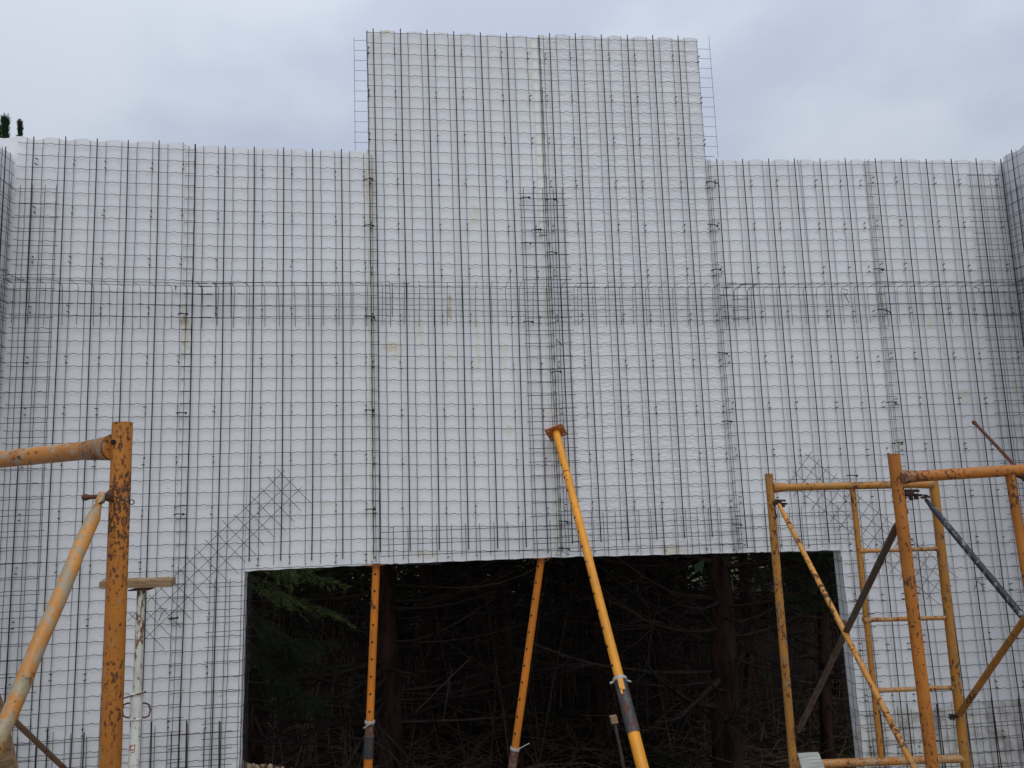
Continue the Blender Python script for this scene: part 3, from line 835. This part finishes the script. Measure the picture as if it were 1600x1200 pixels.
# stub of a rusty stake with a block on it, beyond the raking prop
a, b = U(959, 1124, .55), U(974, 1200, .55)
stake = empty('stake', a + (b - a) * 1.6, 'thin grey rusty stake with a brown block on top, behind the raking prop', 'stake')
mb = MB(); mb.tube([a, a.lerp(b, .5) + Vector((.004, 0, 0)), a + (b - a) * 1.7], .013, 10); mb.build('shaft', painted('dull_stake', (.045, .045, .043), .55, .6, .4, (.10, .10, .095)), stake)
mb = MB(); mb.box(a, Vector((.024, 0, .002)), Vector((0, .024, 0)), Vector((-.004, 0, .024))); mb.build('block', WOOD, stake)
# rusty rod poking over the right scaffold
a = U(1522, 660, -2.2); b = U(1582, 724, -2.45)
mb = MB(); dd = (b - a).normalized(); mb.tube([a, a.lerp(b, .5) + Vector((0, 0, .002)), b + dd * .25], .0065, 8); mb.tube([a - dd * .004, a + dd * .008], .0088, 8)
tag(mb.build('iron_rod', RUST, None, b), 'thin rusty iron rod sticking up over the top rail of the right scaffold', 'rod')

# ------------------------------------------------------------------ scaffolds
def weld(mb, c, d, r0, r1, ln):  # flared weld at a joint
    mb.tube([c, c + d * ln], [r0, r1], 16)
def lock(parent, c, side, fwd, big=1.0, hook=True):
    """drop lock: lug, cross plate, drooping hook"""
    mb = MB(); up = Vector((0, 0, 1)); s = big
    mb.tube([c, c + side * .035 * s], .007 * s, 8)
    mb.box(c + side * .032 * s + up * .010 * s, side * .020 * s, fwd * .006, up * .0035 * s)
    mb.tube([c + side * .022 * s + up * .012 * s, c + side * .028 * s - up * .018 * s], .006 * s, 8); mb.tube([c + side * .042 * s + up * .002, c + side * .043 * s - up * .016 * s], .0065 * s, 8)
    mb.tube([c + side * .012 * s - up * .002, c + side * .058 * s - up * .004], .004 * s, 8)
    if hook:
        mb.tube([c + side * .010 * s, c + side * .008 * s - up * .03 * s, c + side * .012 * s - up * .055 * s, c + side * .004 * s - up * .062 * s, c - side * .002 * s - up * .054 * s], .0028 * s, 6)
    mb.build('brace_lock', LOCKM, parent)
DN = Vector((0, 0, -1))
def member(name, a, b, r, mat, parent, n=18): return tubeline(name, a, b, r, mat, parent, n)
def downto(a, b, zg=-.78): return a + (b - a) * ((a.z - zg) / (a.z - b.z))
sc = empty('scaffold', (2.6, -1.8, -.78), 'right scaffold of two orange ladder frames joined by crossed braces', 'scaffold', 'tubular scaffolds on the site')
YA = -1.25
# far frame
A_ = empty('frame_tmp', (2.6, YA, -.78), None, None); A_.name = 'scaffold_frame'; A_.parent = sc
A_.location = Vector((2.6, YA, -.78)) - sc.location
fa = MB()
l0, l1 = U(1201, 740, YA), U(1240, 1200, YA); l1 = downto(l0, l1)
r0, r1 = U(1458, 747, YA - .08), U(1509, 1200, YA - .08); r1 = downto(r0, r1)
WORLD['scaffold_frame'] = Vector((2.6, YA, -.78))
member('post', l0, l1, .0212, OR_MIX, A_); member('post', r0, r1, .0235, OR_MIX, A_)
t0, t1 = U(1207, 762, YA), U(1456, 756, YA - .08)
mb = MB(); tq = (t1 - t0); tn = tq.normalized()
mb.tube([t0, t0 + tn * .03, t0 + tn * .08, t0 + tq * .5, t1 - tn * .10, t1 - tn * .03, t1], [.030, .027, .0205, .0205, .0205, .025, .027], 18); mb.build('top_rail', OR_MIX, A_)
i0_, i1_ = U(1332, 764, YA - .04), U(1377, 1187, YA - .04)
member('inner_post', i0_, i1_, .0150, OR_MIX, A_)
rg = []
for (xa_, ya_), (xb_, yb_) in (((1347, 861), (1468, 857)), ((1355, 969), (1480, 965)), ((1372, 1079), (1492, 1074))):
    a, b = U(xa_ - 6, ya_, YA - .042), U(xb_ + 6, yb_, YA - .078)
    d = (b - a).normalized(); mb = MB(); mb.tube([a, a + d * .03, a + d * .05, b - d * .05, b - d * .03, b], [.018, .015, .0115, .0115, .015, .018], 14); mb.build('rung', OR_DULL, A_)
a, b = U(1240, 1195, YA), U(1507, 1185, YA - .08); mb = MB(); mb.tube([a, b], .0205, 18); mb.build('bottom_rail', OR_DULL, A_)
# near frame
YB = -2.50
B_ = empty('frame_tmp', (3.2, YB, -.78), None, None); B_.name = 'scaffold_frame'; B_.parent = sc
B_.location = Vector((3.2, YB, -.78)) - sc.location; WORLD[B_.name] = Vector((3.2, YB, -.78))
bl0, bl1 = U(1396, 709, YB), U(1457, 1200, YB); bl1 = downto(bl0, bl1)
member('post', bl0, bl1, .0222, OR_POST, B_)
# hollow top
bt0 = U(1402, 746, YB); bdir = (U(1600, 734, YB) - bt0).normalized(); bt1 = bt0 + bdir * .90
mb = MB(); mb.tube([bt0, bt0 + bdir * .03, bt0 + bdir * .07, bt1], [.030, .026, .0218, .0218], 18); mb.build('top_rail', OR_POST, B_)
bi = U(1578, 742, YB); bj = bi + (downto(bl0, bl1) - bl0).normalized() * 1.5; bj = bi + (bj - bi)
bj = U(1604, 900, YB); bj = bi + (bj - bi).normalized() * 1.12
member('inner_post', bi, bj, .0165, OR_POST, B_)
br0 = bt1; br1 = br0 + (bl1 - bl0); member('post', br0 + Vector((0, 0, .05)), br1, .0222, OR_POST, B_)
for t in (.27, .62, .97):
    a = bi.lerp(bj, t); b = br0 + (br1 - br0) * (t * 1.12 / (br1 - br0).length + .02); member('rung', a, b, .012, OR_POST, B_, 12)
# rusty grey weld beads where the rails meet the posts
WELD = painted('rusty_grey_weld', (.36, .155, .04), .50, .56, .55, (.26, .20, .16), 90)
def bead(c, d, r0, r1, ln, parent):
    mb = MB(); d = d.normalized(); n = 7
    mb.tube([c + d * ln * t / n for t in range(n + 1)], [r0 + (r1 - r0) * (t / n) ** .6 + .0016 * noise.noise(Vector((t * 1.7, r0 * 90, c.x))) for t in range(n + 1)], 16, False)
    mb.build('weld', WELD, parent)
bead(t0 + tn * .002, tn, .0312, .0217, .07, A_); bead(t1 - tn * .002, -tn, .0280, .0217, .07, A_)
bead(bt0 + bdir * .002, bdir, .0312, .0230, .07, B_)
# gussets
mb = MB(); g1 = bi + bdir * .012; mb.tube([bi + bdir * .016 + DN * .0, bi + bdir * .05 + DN * .015, bi + bdir * .085 + DN * .06], .006, 8); mb.build('gusset', RUST, B_)
# braces
def brace(name, pts, r, mat, parent, label=None, flat=True):
    d = (pts[-1] - pts[0]).normalized(); ln = (pts[-1] - pts[0]).length; mb = MB()
    a, b = pts[0], pts[-1]
    mb.tube([a, a + d * .025, a + d * .06, b - d * .06, b - d * .025, b], [r * .62, r * .7, r, r, r * .7, r * .62], 14)
    o = mb.build(name, mat, parent)
    if label: o['label'] = label
    return o
b1a = U(1217, 788, YA - .03); blow = at_row(bl0, bl1, 1247) if PJ(bl1)[1] > 1247 else bl1
brace('cross_brace', [b1a, blow + Vector((-.01, .03, 0))], .0125, OR_BRIGHT, sc, 'bright orange brace falling to the right')
b2a = U(1247, 1143, YA - .03); b2b = U(1408, 808, YB + .03)
brace('cross_brace', [b2a, b2b], .0138, BROWN, sc, 'mud brown brace rising to the right')
b3a = U(1447, 781, YA - .10); brl = br0 + (br1 - br0).normalized() * 1.22
tgt = U(1600, 966, (YA + YB) / 2 - .04)
b3b = b3a + (tgt - b3a) * 1.9
brace('cross_brace', [b3a, b3b], .0158, BLUEGREY, sc, 'blue-grey brace falling to the right')
b4a = U(1495, 1122, YA - .10); tg2 = U(1602, 966, (YA + YB) / 2 - .08); b4b = b4a + (tg2 - b4a) * 1.9
brace('cross_brace', [b4a, b4b], .0150, OR_MIX, sc, 'orange brace rising to the right')
mb = MB(); c = U(1319, 975, (YA + YB) / 2 + .05); mb.blob(c, .016, 0, 3, .4); mb.build('pivot_bolt', RUST, sc)
lock(sc, U(1207, 786, YA - .02), RT, FW, 1.35)
lock(sc, U(1409, 772, YB - .01), RT, FW, 1.25)
lock(sc, U(1452, 776, YA - .12), -RT, FW, .8, False)
lock(sc, U(1241, 1138, YA - .03), RT, FW, 1.0)
lock(sc, U(1497, 1120, YA - .12), -RT, FW, .9, False)

# pale board lying on the bottom rail
pa = U(1263, 1184, YA + .04); pb = U(1263, 1184, YA + .04) + (U(1310, 1215, YB + .2) - U(1263, 1184, YA + .04)) * 1.0
zb_ = U(1263, 1184, YA).z; pa.z = zb_; pb.z = zb_ - .02
plank('wooden_board', pa, pb, Vector((1, 0, .01)), .058, .012, WOODPALE, 'narrow pale grey board lying on the bottom rail of the right scaffold', 'board')

# left scaffold
YC = U(190, 700, 0); YC = -3.36
sl_ = empty('scaffold', (-1.0, -3.4, -.78), 'left scaffold frame of flaking orange tube close to the camera, with a concrete-splashed brace', 'scaffold', 'tubular scaffolds on the site')
C_ = empty('frame_tmp', (-.6, YC, -.78), None, None); C_.name = 'scaffold_frame'; C_.parent = sl_
C_.location = Vector((-.6, YC, -.78)) - sl_.location; WORLD[C_.name] = Vector((-.6, YC, -.78))
c0, c1 = U(191.5, 660, YC), U(172, 1200, YC); c1 = downto(c0, c1)
member('post', c0, c1, .0228, OR_POSTL, C_, 28)
mb = MB(); d_ = (c1 - c0).normalized(); p_ = U(185, 690, YC) - FW * .021; mb.tube([p_, p_ - FW * .003], .0062, 12); mb.build('pin_hole', HOLE, C_)
a = U(180, 699, YC); b = U(0, 718, YC + .30); dd = (b - a).normalized(); e = a + dd * .95
mb = MB(); mb.tube([a, a + dd * .05, a + dd * .10, a + dd * .14, e], [.031, .027, .0235, .0228, .0228], 28)
mb.build('top_rail', OR_RAIL, C_); bead(a + dd * .004, dd, .0322, .0238, .11, C_)
p2 = e + DN * 1.2
member('post', e + Vector((0, 0, .06)), downto(e, e + (c1 - c0)), .0228, OR_POST, C_)
for z_ in (.55, 1.0):
    a2 = c0 + (c1 - c0).normalized() * (z_ + .42 + .9); b2_ = e + (c1 - c0).normalized() * (z_ + .35 + .9)
    if a2.z > -.7: member('rung', a2, b2_, .013, OR_DULL, C_, 12)
a = U(161, 772, YC - .02); b = U(0, 1150, YC - .36); dd = b - a
mb = MB(); dn_ = dd.normalized(); ln_ = dd.length
pts = [a, a + dn_ * .02, a + dn_ * .045]; rr = [.010, .0105, .0135]
for t in range(1, 25):
    pts.append(a + dd * (t * 1.5 / 24) + Vector((.001, 0, 0)) * math.sin(t)); rr.append(.0155 + .0012 * noise.noise(Vector((t * .9, 0, 0))))
mb.tube(pts, rr, 20)
ob = mb.build('cross_brace', OR_BRACE, sl_)
mb = MB(); a = U(14, 1118, YC + .1); b = U(103, 1203, YC + .35); mb.tube([a - (b - a) * .2, b + (b - a) * .8], .0068, 10); mb.build('tie_rod', painted('muddy_rod', (.17, .10, .06), .5, .6), sl_)
# bolt, wire hook and ring at the brace head
mb = MB(); mb.tube([U(131, 777, YC - .03), U(139, 777, YC - .03)], [.0085, .006], 10); mb.tube([U(138, 777, YC - .03), U(178, 774, YC - .02)], .0050, 8)
mb.blob(U(133, 777, YC - .03), .008, 0, 2, .4); mb.blob(U(171, 775, YC - .02), .014, 0, 5, .5)
mb.build('bolt', RUST, sl_)
mb = MB(); a = U(165, 773, YC - .05); rc = U(206, 784.5, YC - .05)
mb.tube([a, U(185, 778, YC - .055), U(202, 785, YC - .05)], .0014, 6)
mb.tube([rc + (RT * math.cos(t * .7) + UP * math.sin(t * .7)) * .0055 for t in range(10)], .0013, 6)
mb.build('wire_pin', TIE, sl_)
# leaning plank end in the lower left corner
a = U(-14, 1120, YC - .30); b = U(20, 1260, YC - .2)
plank('wooden_plank', a + (a - b) * .2, b + (b - a) * 1.0, RT + FW * .4, .022, .010, WOOD, 'edge of a dusty plank in the bottom left corner beside the splashed brace', rough=.001)

# ------------------------------------------------------------------ the wood behind
def curve_branch(p, d, ln, r, droop, n=7, wig=.12, seed=0):
    pts = [p.copy()]; dd = d.normalized(); rr = [r]
    for i in range(n):
        t = (i + 1) / n
        dd = (dd + Vector((random.uniform(-wig, wig), random.uniform(-wig, wig), random.uniform(-wig, wig) + droop))).normalized()
        pts.append(pts[-1] + dd * ln / n); rr.append(max(.0016, r * (1 - t * .85)))
    return pts, rr
def trunk_mesh(h, r, nb, b0, b1, blen):
    """trunk with dead lower limbs"""
    mb = MB(); pts = []; rr = []; n = 16
    lean = Vector((random.uniform(-.04, .04), random.uniform(-.04, .04), 0))
    for i in range(n + 1):
        t = i / n; pts.append(Vector((math.sin(t * 3 + r * 50) * .05, math.cos(t * 4) * .04, t * h - .15)) + lean * t * h); rr.append(r * (1.35 if i == 0 else 1) * (1 - t * .8))
    mb.tube(pts, rr, 12, True, 0)
    for b in range(nb):
        t = b0 + (b1 - b0) * random.random(); z = t; i = min(n - 1, int((z + .15) / h * n)); p = pts[i].lerp(pts[i + 1], .5); p.z = z
        an = random.uniform(0, 6.283); d = Vector((math.cos(an), math.sin(an), random.uniform(-.45, .15)))
        ln = blen * random.uniform(.5, 1.2); ps, rs = curve_branch(p, d, ln, r * random.uniform(.10, .26), .09, 8)
        mb.tube(ps, rs, 5, False, 1)
        for s in range(random.randint(6, 12)):
            j = random.randint(2, 7); q_, s_ = curve_branch(ps[j], (ps[j] - ps[j - 1]).normalized() + Vector((random.uniform(-.8, .8), random.uniform(-.8, .8), random.uniform(-.8, .5))), ln * random.uniform(.15, .45), rs[j] * .55, random.uniform(-.12, .12), 5, .2)
            mb.tube(q_, s_, 3, False, 1)
    return mb
def crown_mesh(h, zc0, rad, count, size=1.0):
    mb = MB()
    for c in range(count):
        t = random.random() ** .8; z = zc0 + (h - zc0) * t; rmax = rad * (1 - t * .82) * random.uniform(.75, 1.08)
        an = random.uniform(0, 6.283); rr_ = rmax * math.sqrt(random.uniform(.05, 1))
        c0_ = Vector((math.cos(an) * rr_, math.sin(an) * rr_, z - rr_ * .18)); od = Vector((math.cos(an), math.sin(an), -.25))
        for k_ in range(16):
            d = (od * random.uniform(.2, 1) + Vector((random.uniform(-1, 1), random.uniform(-1, 1), random.uniform(-.6, .6)))).normalized()
            p = c0_ + Vector((random.gauss(0, .13), random.gauss(0, .13), random.gauss(0, .09))) * size
            l = random.uniform(.10, .26) * size; wv = d.cross(Vector((random.uniform(-1, 1), random.uniform(-1, 1), random.uniform(-1, 1)))).normalized() * random.uniform(.018, .038) * size
            mb.quad(p - wv * .4, p + d * l * .5 - wv, p + d * l, p + d * l * .5 + wv)
    return mb
def link_copy(src, loc, rz, sc_, label, cat, group):
    r = src[0].copy(); S.collection.objects.link(r); r.location = loc; r.rotation_euler = (0, 0, rz); r.scale = (sc_, sc_, sc_)
    tag(r, label, cat, group)
    for ch in src[1:]:
        c = ch.copy(); S.collection.objects.link(c); c.parent = r
    return r
GRP = 'conifers of the dark wood behind the wall'
protos = []
for v in range(4):
    h = (6.6, 7.2, 7.6, 6.8)[v]
    root = bpy.data.objects.new('conifer_tree', None); S.collection.objects.link(root)
    WORLD[root.name] = Vector((0, 0, 0))
    random.seed(50 + v)
    tk = trunk_mesh(h, (.15, .11, .085, .125)[v], 60, .8, 3.6, 1.8).build('trunk', [BARK, DEAD], root)
    cr = crown_mesh(h, (3.25, 3.2, 3.1, 3.2)[v], (2.1, 1.9, 1.8, 2.0)[v], 520).build('crown', DARKLEAF, root)  # crowns out of view, shaped dense to keep the wood dark
    protos.append((root, tk, cr))
def tree_at(px, Y, v, rz, s, label, first=[True] * 4, group=GRP, lean=0):
    x = U(px, 1100, Y).x; loc = Vector((x, Y, gz(x, Y)))
    hmax = 1.5 + .40 * (Y + 5.26) - .15; h_ = (6.6, 7.2, 7.6, 6.8)[v]; sz = min(s, (hmax - loc.z) / (h_ + .25))
    if first[v]:
        r = protos[v][0]; r.location = loc; r.rotation_euler = (0, 0, rz); r.scale = (s, s, sz); tag(r, label, 'tree', group); first[v] = False
    else: r = link_copy(protos[v], loc, rz, s, label, 'tree', group); r.scale = (s, s, sz)
    return r
tree_at(1128, 3.0, 0, .4, 1.2, 'thickest reddish conifer trunk, in the right half of the opening')
tree_at(622, 3.6, 3, 2.0, 1.25, 'straight conifer trunk just right of the upright lintel prop')
tree_at(676, 5.4, 1, .9, 1.05, 'slim conifer trunk in the left half of the opening, behind the straighter one')
tree_at(392, 3.2, 1, 4.0, .85, 'dark conifer trunk at the left jamb of the opening')
tree_at(935, 5.0, 1, 5.1, 1.05, 'slim conifer trunk behind the raking prop')
tree_at(1290, 3.6, 2, 1.1, .95, 'thin conifer trunk behind the right jamb and the scaffold post')
tree_at(800, 4.6, 2, 3.3, 1.0, 'thin conifer trunk behind the leaning lintel prop')
random.seed(99)
for px, Y, v in ((150, 3.4, 0), (1480, 3.4, 3), (300, 6.2, 0), (520, 7.3, 2), (740, 7.8, 0), (880, 8.0, 2), (1030, 6.8, 3), (1180, 7.6, 1), (1330, 6.6, 0),
                 (450, 9.8, 1), (600, 10.2, 3), (760, 10.6, 1), (930, 10.4, 0), (1230, 10.6, 2), (380, 8.4, 3), (1400, 9.5, 0), (60, 6.5, 3), (1600, 6.0, 0), (1080, 9.6, 2), (680, 9.0, 2), (1650, 9.5, 3), (20, 10, 0)):
    tree_at(px, Y, v, random.uniform(0, 6), random.uniform(.92, 1.08), 'dark conifer deeper in the wood, seen only as stems and dead branches')
# low dense evergreens added to keep out light from the wood's far side
random.seed(3)
lowp = None
for j, (px, Y) in enumerate(((330, 12.2), (450, 12.8), (560, 12.3), (670, 12.9), (780, 12.2), (890, 12.8), (990, 12.3), (1075, 13.2), (1240, 12.8), (1330, 12.3), (1430, 12.9), (500, 14.6), (720, 14.8), (940, 14.6), (1300, 14.7))):
    x = U(px, 1000, Y).x; loc = Vector((x, Y, gz(x, Y)))
    if lowp is None:
        root = bpy.data.objects.new('light_screen_evergreen', None); S.collection.objects.link(root); WORLD[root.name] = Vector((0, 0, 0))
        tk = trunk_mesh(4.6, .07, 10, .6, 2.0, 1.0).build('trunk', [BARK, DEAD], root)
        cr = crown_mesh(4.8, .15, 1.25, 620, 1.0).build('crown', DARKLEAF, root)
        lowp = (root, tk, cr); root.location = loc; tag(root, 'low dense evergreen added to close the far side of the wood to light', 'tree', 'low evergreens added as a light screen along the far edge of the wood')
    else: link_copy(lowp, loc, random.uniform(0, 6), random.uniform(.85, 1.1), 'low dense evergreen added to close the far side of the wood to light', 'tree', 'low evergreens added as a light screen along the far edge of the wood')

# feathery young conifers whose sprays show in the opening
def spray(mb, p, d, ln, r, droop, nt, nl, mi_leaf=1):
    ps, rs = curve_branch(p, d, ln, r, droop, 8, .05); mb.tube(ps, rs, 4, False, 0)
    for s in range(nt):
        t = .15 + .85 * s / nt; f = t * 8; j = min(7, int(f)); q_ = ps[j].lerp(ps[j + 1], f - j); ax = (ps[j + 1] - ps[j]).normalized()
        sd2 = ax.cross(Vector((0, 0, 1))).normalized() * (1 if s % 2 else -1)
        td = (ax * .9 + sd2 * random.uniform(.4, .9) + Vector((0, 0, random.uniform(-.35, .05)))).normalized()
        tl = ln * .34 * (1.1 - t * .75) * random.uniform(.7, 1.2)
        e = q_ + td * tl + Vector((0, 0, -tl * .18)); mb.tube([q_, q_.lerp(e, .5) + Vector((0, 0, .01)), e], [.002, .0016, .001], 3, False, 0)
        for k_ in range(nl):
            b_ = q_.lerp(e, (k_ + random.random()) / nl); nd = (td * random.uniform(.5, 1.1) + Vector((random.uniform(-.8, .8), random.uniform(-.8, .8), random.uniform(-.8, .6)))).normalized()
            l = random.uniform(.028, .052); wv = nd.cross(Vector((random.uniform(-1, 1), .3, random.uniform(-1, 1)))).normalized() * .0022
            mb.quad(b_ - wv, b_ + nd * l * .6 - wv, b_ + nd * l, b_ + wv, mi_leaf)
q = NT('shaded_needles'); n = q.noise(5.0, 3, .6); LEAF2 = q.done(q.mix(n, (.022, .045, .016), (.05, .085, .028)), .75, 0, .2)  # darker copy of the young needles, shade put into the colour
def young_tree(px, Y, h, label, sprays, seed, leaf=LEAF):
    random.seed(seed); x = U(px, 1000, Y).x; z0 = gz(x, Y)
    root = empty('young_conifer', (x, Y, z0), label, 'tree'); base = Vector((x, Y, z0))
    mb = MB(); mb.tube([base + Vector((0, 0, -.1)), base + Vector((.02, 0, h * .5)), base + Vector((0, .02, h))], [.05, .035, .008], 8); mb.build('trunk', BARK, root)
    mb = MB()
    for (zz, an, el, ln) in sprays:
        p = Vector((x, Y, zz)); d = Vector((math.cos(an) * math.cos(el), math.sin(an) * math.cos(el), math.sin(el)))
        spray(mb, p, d, ln, .009, -.035, 22, 26)
    mb.build('crown', [DEAD, leaf], root); return root
sp = []
random.seed(12)
for zz in (1.35, 1.2, 1.1, 1.0, .95, .85): sp.append((zz, random.uniform(-.9, .2), random.uniform(-.25, .05), random.uniform(.75, 1.05)))
for _ in range(22): sp.append((random.uniform(1.0, 2.4), random.uniform(0, 6.28), random.uniform(-.2, .2), random.uniform(.5, .9)))
young_tree(360, 1.35, 3.2, 'bright green young conifer reaching over the upper left corner of the opening', sp, 5)
sp = []
for zz in (.35, .25, .1, .0, -.15, .2, -.3, .45): sp.append((zz, random.uniform(-1.2, .5), random.uniform(-.3, .1), random.uniform(.6, .9)))
for _ in range(14): sp.append((random.uniform(-.4, .6), random.uniform(0, 6.28), random.uniform(-.3, .2), random.uniform(.4, .7)))
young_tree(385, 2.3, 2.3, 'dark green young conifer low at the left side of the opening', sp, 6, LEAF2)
sp = []
for zz in (.75, .65, .55, .5, .4, .85, .95, .9): sp.append((zz, random.uniform(2.4, 4.6), random.uniform(.1, .7), random.uniform(.38, .6)))
for _ in range(22): sp.append((random.uniform(.6, 2.0), random.uniform(0, 6.28), random.uniform(0, .7), random.uniform(.4, .7)))
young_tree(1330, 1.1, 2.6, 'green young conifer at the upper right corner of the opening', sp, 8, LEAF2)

# thin bare stems and brush on the ground
random.seed(21); mb = MB()
for _ in range(420):
    Y = random.uniform(4.2, 11.8); px = random.uniform(330, 1400); x = U(px, 1000, Y).x; z = gz(x, Y)
    ps, rs = curve_branch(Vector((x, Y, z - .05)), Vector((random.uniform(-.25, .25), random.uniform(-.2, .2), 1)), random.uniform(1.2, 3.2), random.uniform(.004, .014), random.uniform(-.02, .02), 6, .06)
    mb.tube(ps, rs, 3, False)
    for s in range(3):
        j = random.randint(2, 5); q_, s_ = curve_branch(ps[j], Vector((random.uniform(-1, 1), random.uniform(-1, 1), random.uniform(-.2, .8))), random.uniform(.2, .7), .003, .0, 4, .2); mb.tube(q_, s_, 3, False)
tag(mb.build('undergrowth_stems', BRUSHM), 'tangle of thin bare stems between the conifers', 'undergrowth', None, 'stuff')
mb = MB()
for _ in range(1500):
    Y = 3.0 + abs(random.gauss(0, 1.7)); px = random.uniform(350, 1380); x = U(px, 1100, Y).x; z = gz(x, Y)
    hp = .55 * max(0, noise.noise(Vector((x * .9, Y * .9, 7))) + .35)
    an = random.uniform(0, 6.28)
    ps, rs = curve_branch(Vector((x, Y, z + random.uniform(0, hp + .04))), Vector((math.cos(an), math.sin(an), random.uniform(-.1, .45))), random.uniform(.25, 1.1), random.uniform(.003, .010), random.uniform(-.10, .0), 6, .18)
    mb.tube(ps, rs, 3, False)
tag(mb.build('brush_pile', BRUSHM), 'heap of cut brown branches and twigs on the ground behind the opening', 'brushwood', None, 'stuff')
mb = MB()
for _ in range(650):
    Y = 3.2 + abs(random.gauss(0, 1.7)); px = random.uniform(350, 1380); x = U(px, 1100, Y).x; z = gz(x, Y)
    if noise.noise(Vector((x * .8, Y * .8, 17))) < .0: continue
    for b in range(7):
        an = random.uniform(0, 6.28); d = Vector((math.cos(an) * .5, math.sin(an) * .5, random.uniform(.5, 1))); l = random.uniform(.08, .3)
        wv = Vector((-d.y, d.x, 0)).normalized() * .005; p = Vector((x + random.gauss(0, .06), Y + random.gauss(0, .06), z - .01))
        mb.quad(p - wv, p + wv, p + d * l * .6 + wv * .8, p + d * l + Vector((0, 0, -l * .15)))
q = NT('grass'); tag(mb.build('grass', q.done(q.mix(q.noise(2), (.018, .030, .010), (.035, .048, .018)), .8, 0, .2)), 'dark grass and weeds on the bank behind the wall', 'grass', None, 'stuff')
# clods of soil in the opening's lower left corner
mb = MB(); random.seed(4)
for _ in range(170):
    px = 372 + abs(random.gauss(0, 42)); Y = random.uniform(.2, .55); x = U(px, 1195, Y).x; z = U(px, 1193 + (px - 372) * .10 + random.uniform(0, 26), Y).z
    mb.blob(Vector((x, Y, z)), random.uniform(.008, .026), 0, _, .6, 7, 5)
tag(mb.build('soil_clods', STONE), 'crumbled tan soil clods heaped at the left foot of the opening', 'soil', None, 'stuff')
# one pale cut stub and fallen poles
for pts, r, lab in (([(650, 1112), (700, 1062), (733, 1030)], .006, 'pale thin fallen pole slanting up among the brush'), ([(506, 1101), (550, 1105)], .006, 'short pale stick lying level left of the straight trunk'), ([(692, 1130), (706, 1044)], .005, 'thin grey upright stick crossing the slanting pole')):
    mb = MB(); pp = [U(a, b, 2.6) for a, b in pts]; mb.tube(pp, r * .75, 6); tag(mb.build('stick', simple('pale_stick', (.12, .095, .07), .9), None, pp[0]), lab, 'stick', 'fallen sticks in the brush')

# tall pine behind the left end, only its candle-shaped tips over the wall top
random.seed(31)
tp = U(14, 182, 7.2); x, Y = tp.x, 7.2; z0 = gz(x, Y)
root = empty('pine_tree', (x, Y, z0), 'tall dark pine whose upright shoots stand over the wall top at far left', 'tree')
mb = MB(); mb.tube([Vector((x, Y, z0 - .1)), Vector((x - .1, Y, 3)), Vector((x - .1, Y, tp.z - .5))], [.16, .11, .03], 10)
mb.tube([Vector((x - .1, Y, tp.z - 1.0)), Vector((x + .12, Y, tp.z - .6)), U(30, 215, 7.2), U(31, 186, 7.2)], .016, 6); mb.tube([Vector((x - .1, Y, tp.z - .7)), U(8, 225, 7.2), U(8, 182, 7.2)], .018, 6)
mb.build('trunk', BARK, root)
mb = MB()
def candle(a, b, rad, n_):
    for _ in range(n_):
        t = random.random(); p = a.lerp(b, t); an = random.uniform(0, 6.28)
        d = (Vector((math.cos(an), math.sin(an), 0)) * random.uniform(.25, .7) + Vector((0, 0, 1))).normalized(); l = rad * random.uniform(1.0, 1.7)
        wv = d.cross(Vector((random.uniform(-1, 1), 1, 0))).normalized() * .006; p = p + Vector((math.cos(an), math.sin(an), 0)) * rad * .25 * random.random()
        mb.quad(p - wv, p + d * l * .6 - wv, p + d * l, p + wv)
candle(U(7, 262, 7.2), U(8, 188, 7.2), .085, 1300); candle(U(31, 240, 7.2), U(31, 194, 7.2), .060, 700)
candle(U(-6, 262, 7.2), U(-4, 200, 7.2), .09, 700)
for _ in range(60):
    c = Vector((x + random.gauss(-.4, .6), Y + random.gauss(0, .6), random.uniform(3.2, tp.z - 1.1))); candle(c, c + Vector((random.uniform(-.2, .2), 0, .3)), .12, 60)
mb.build('crown', DARKLEAF, root)
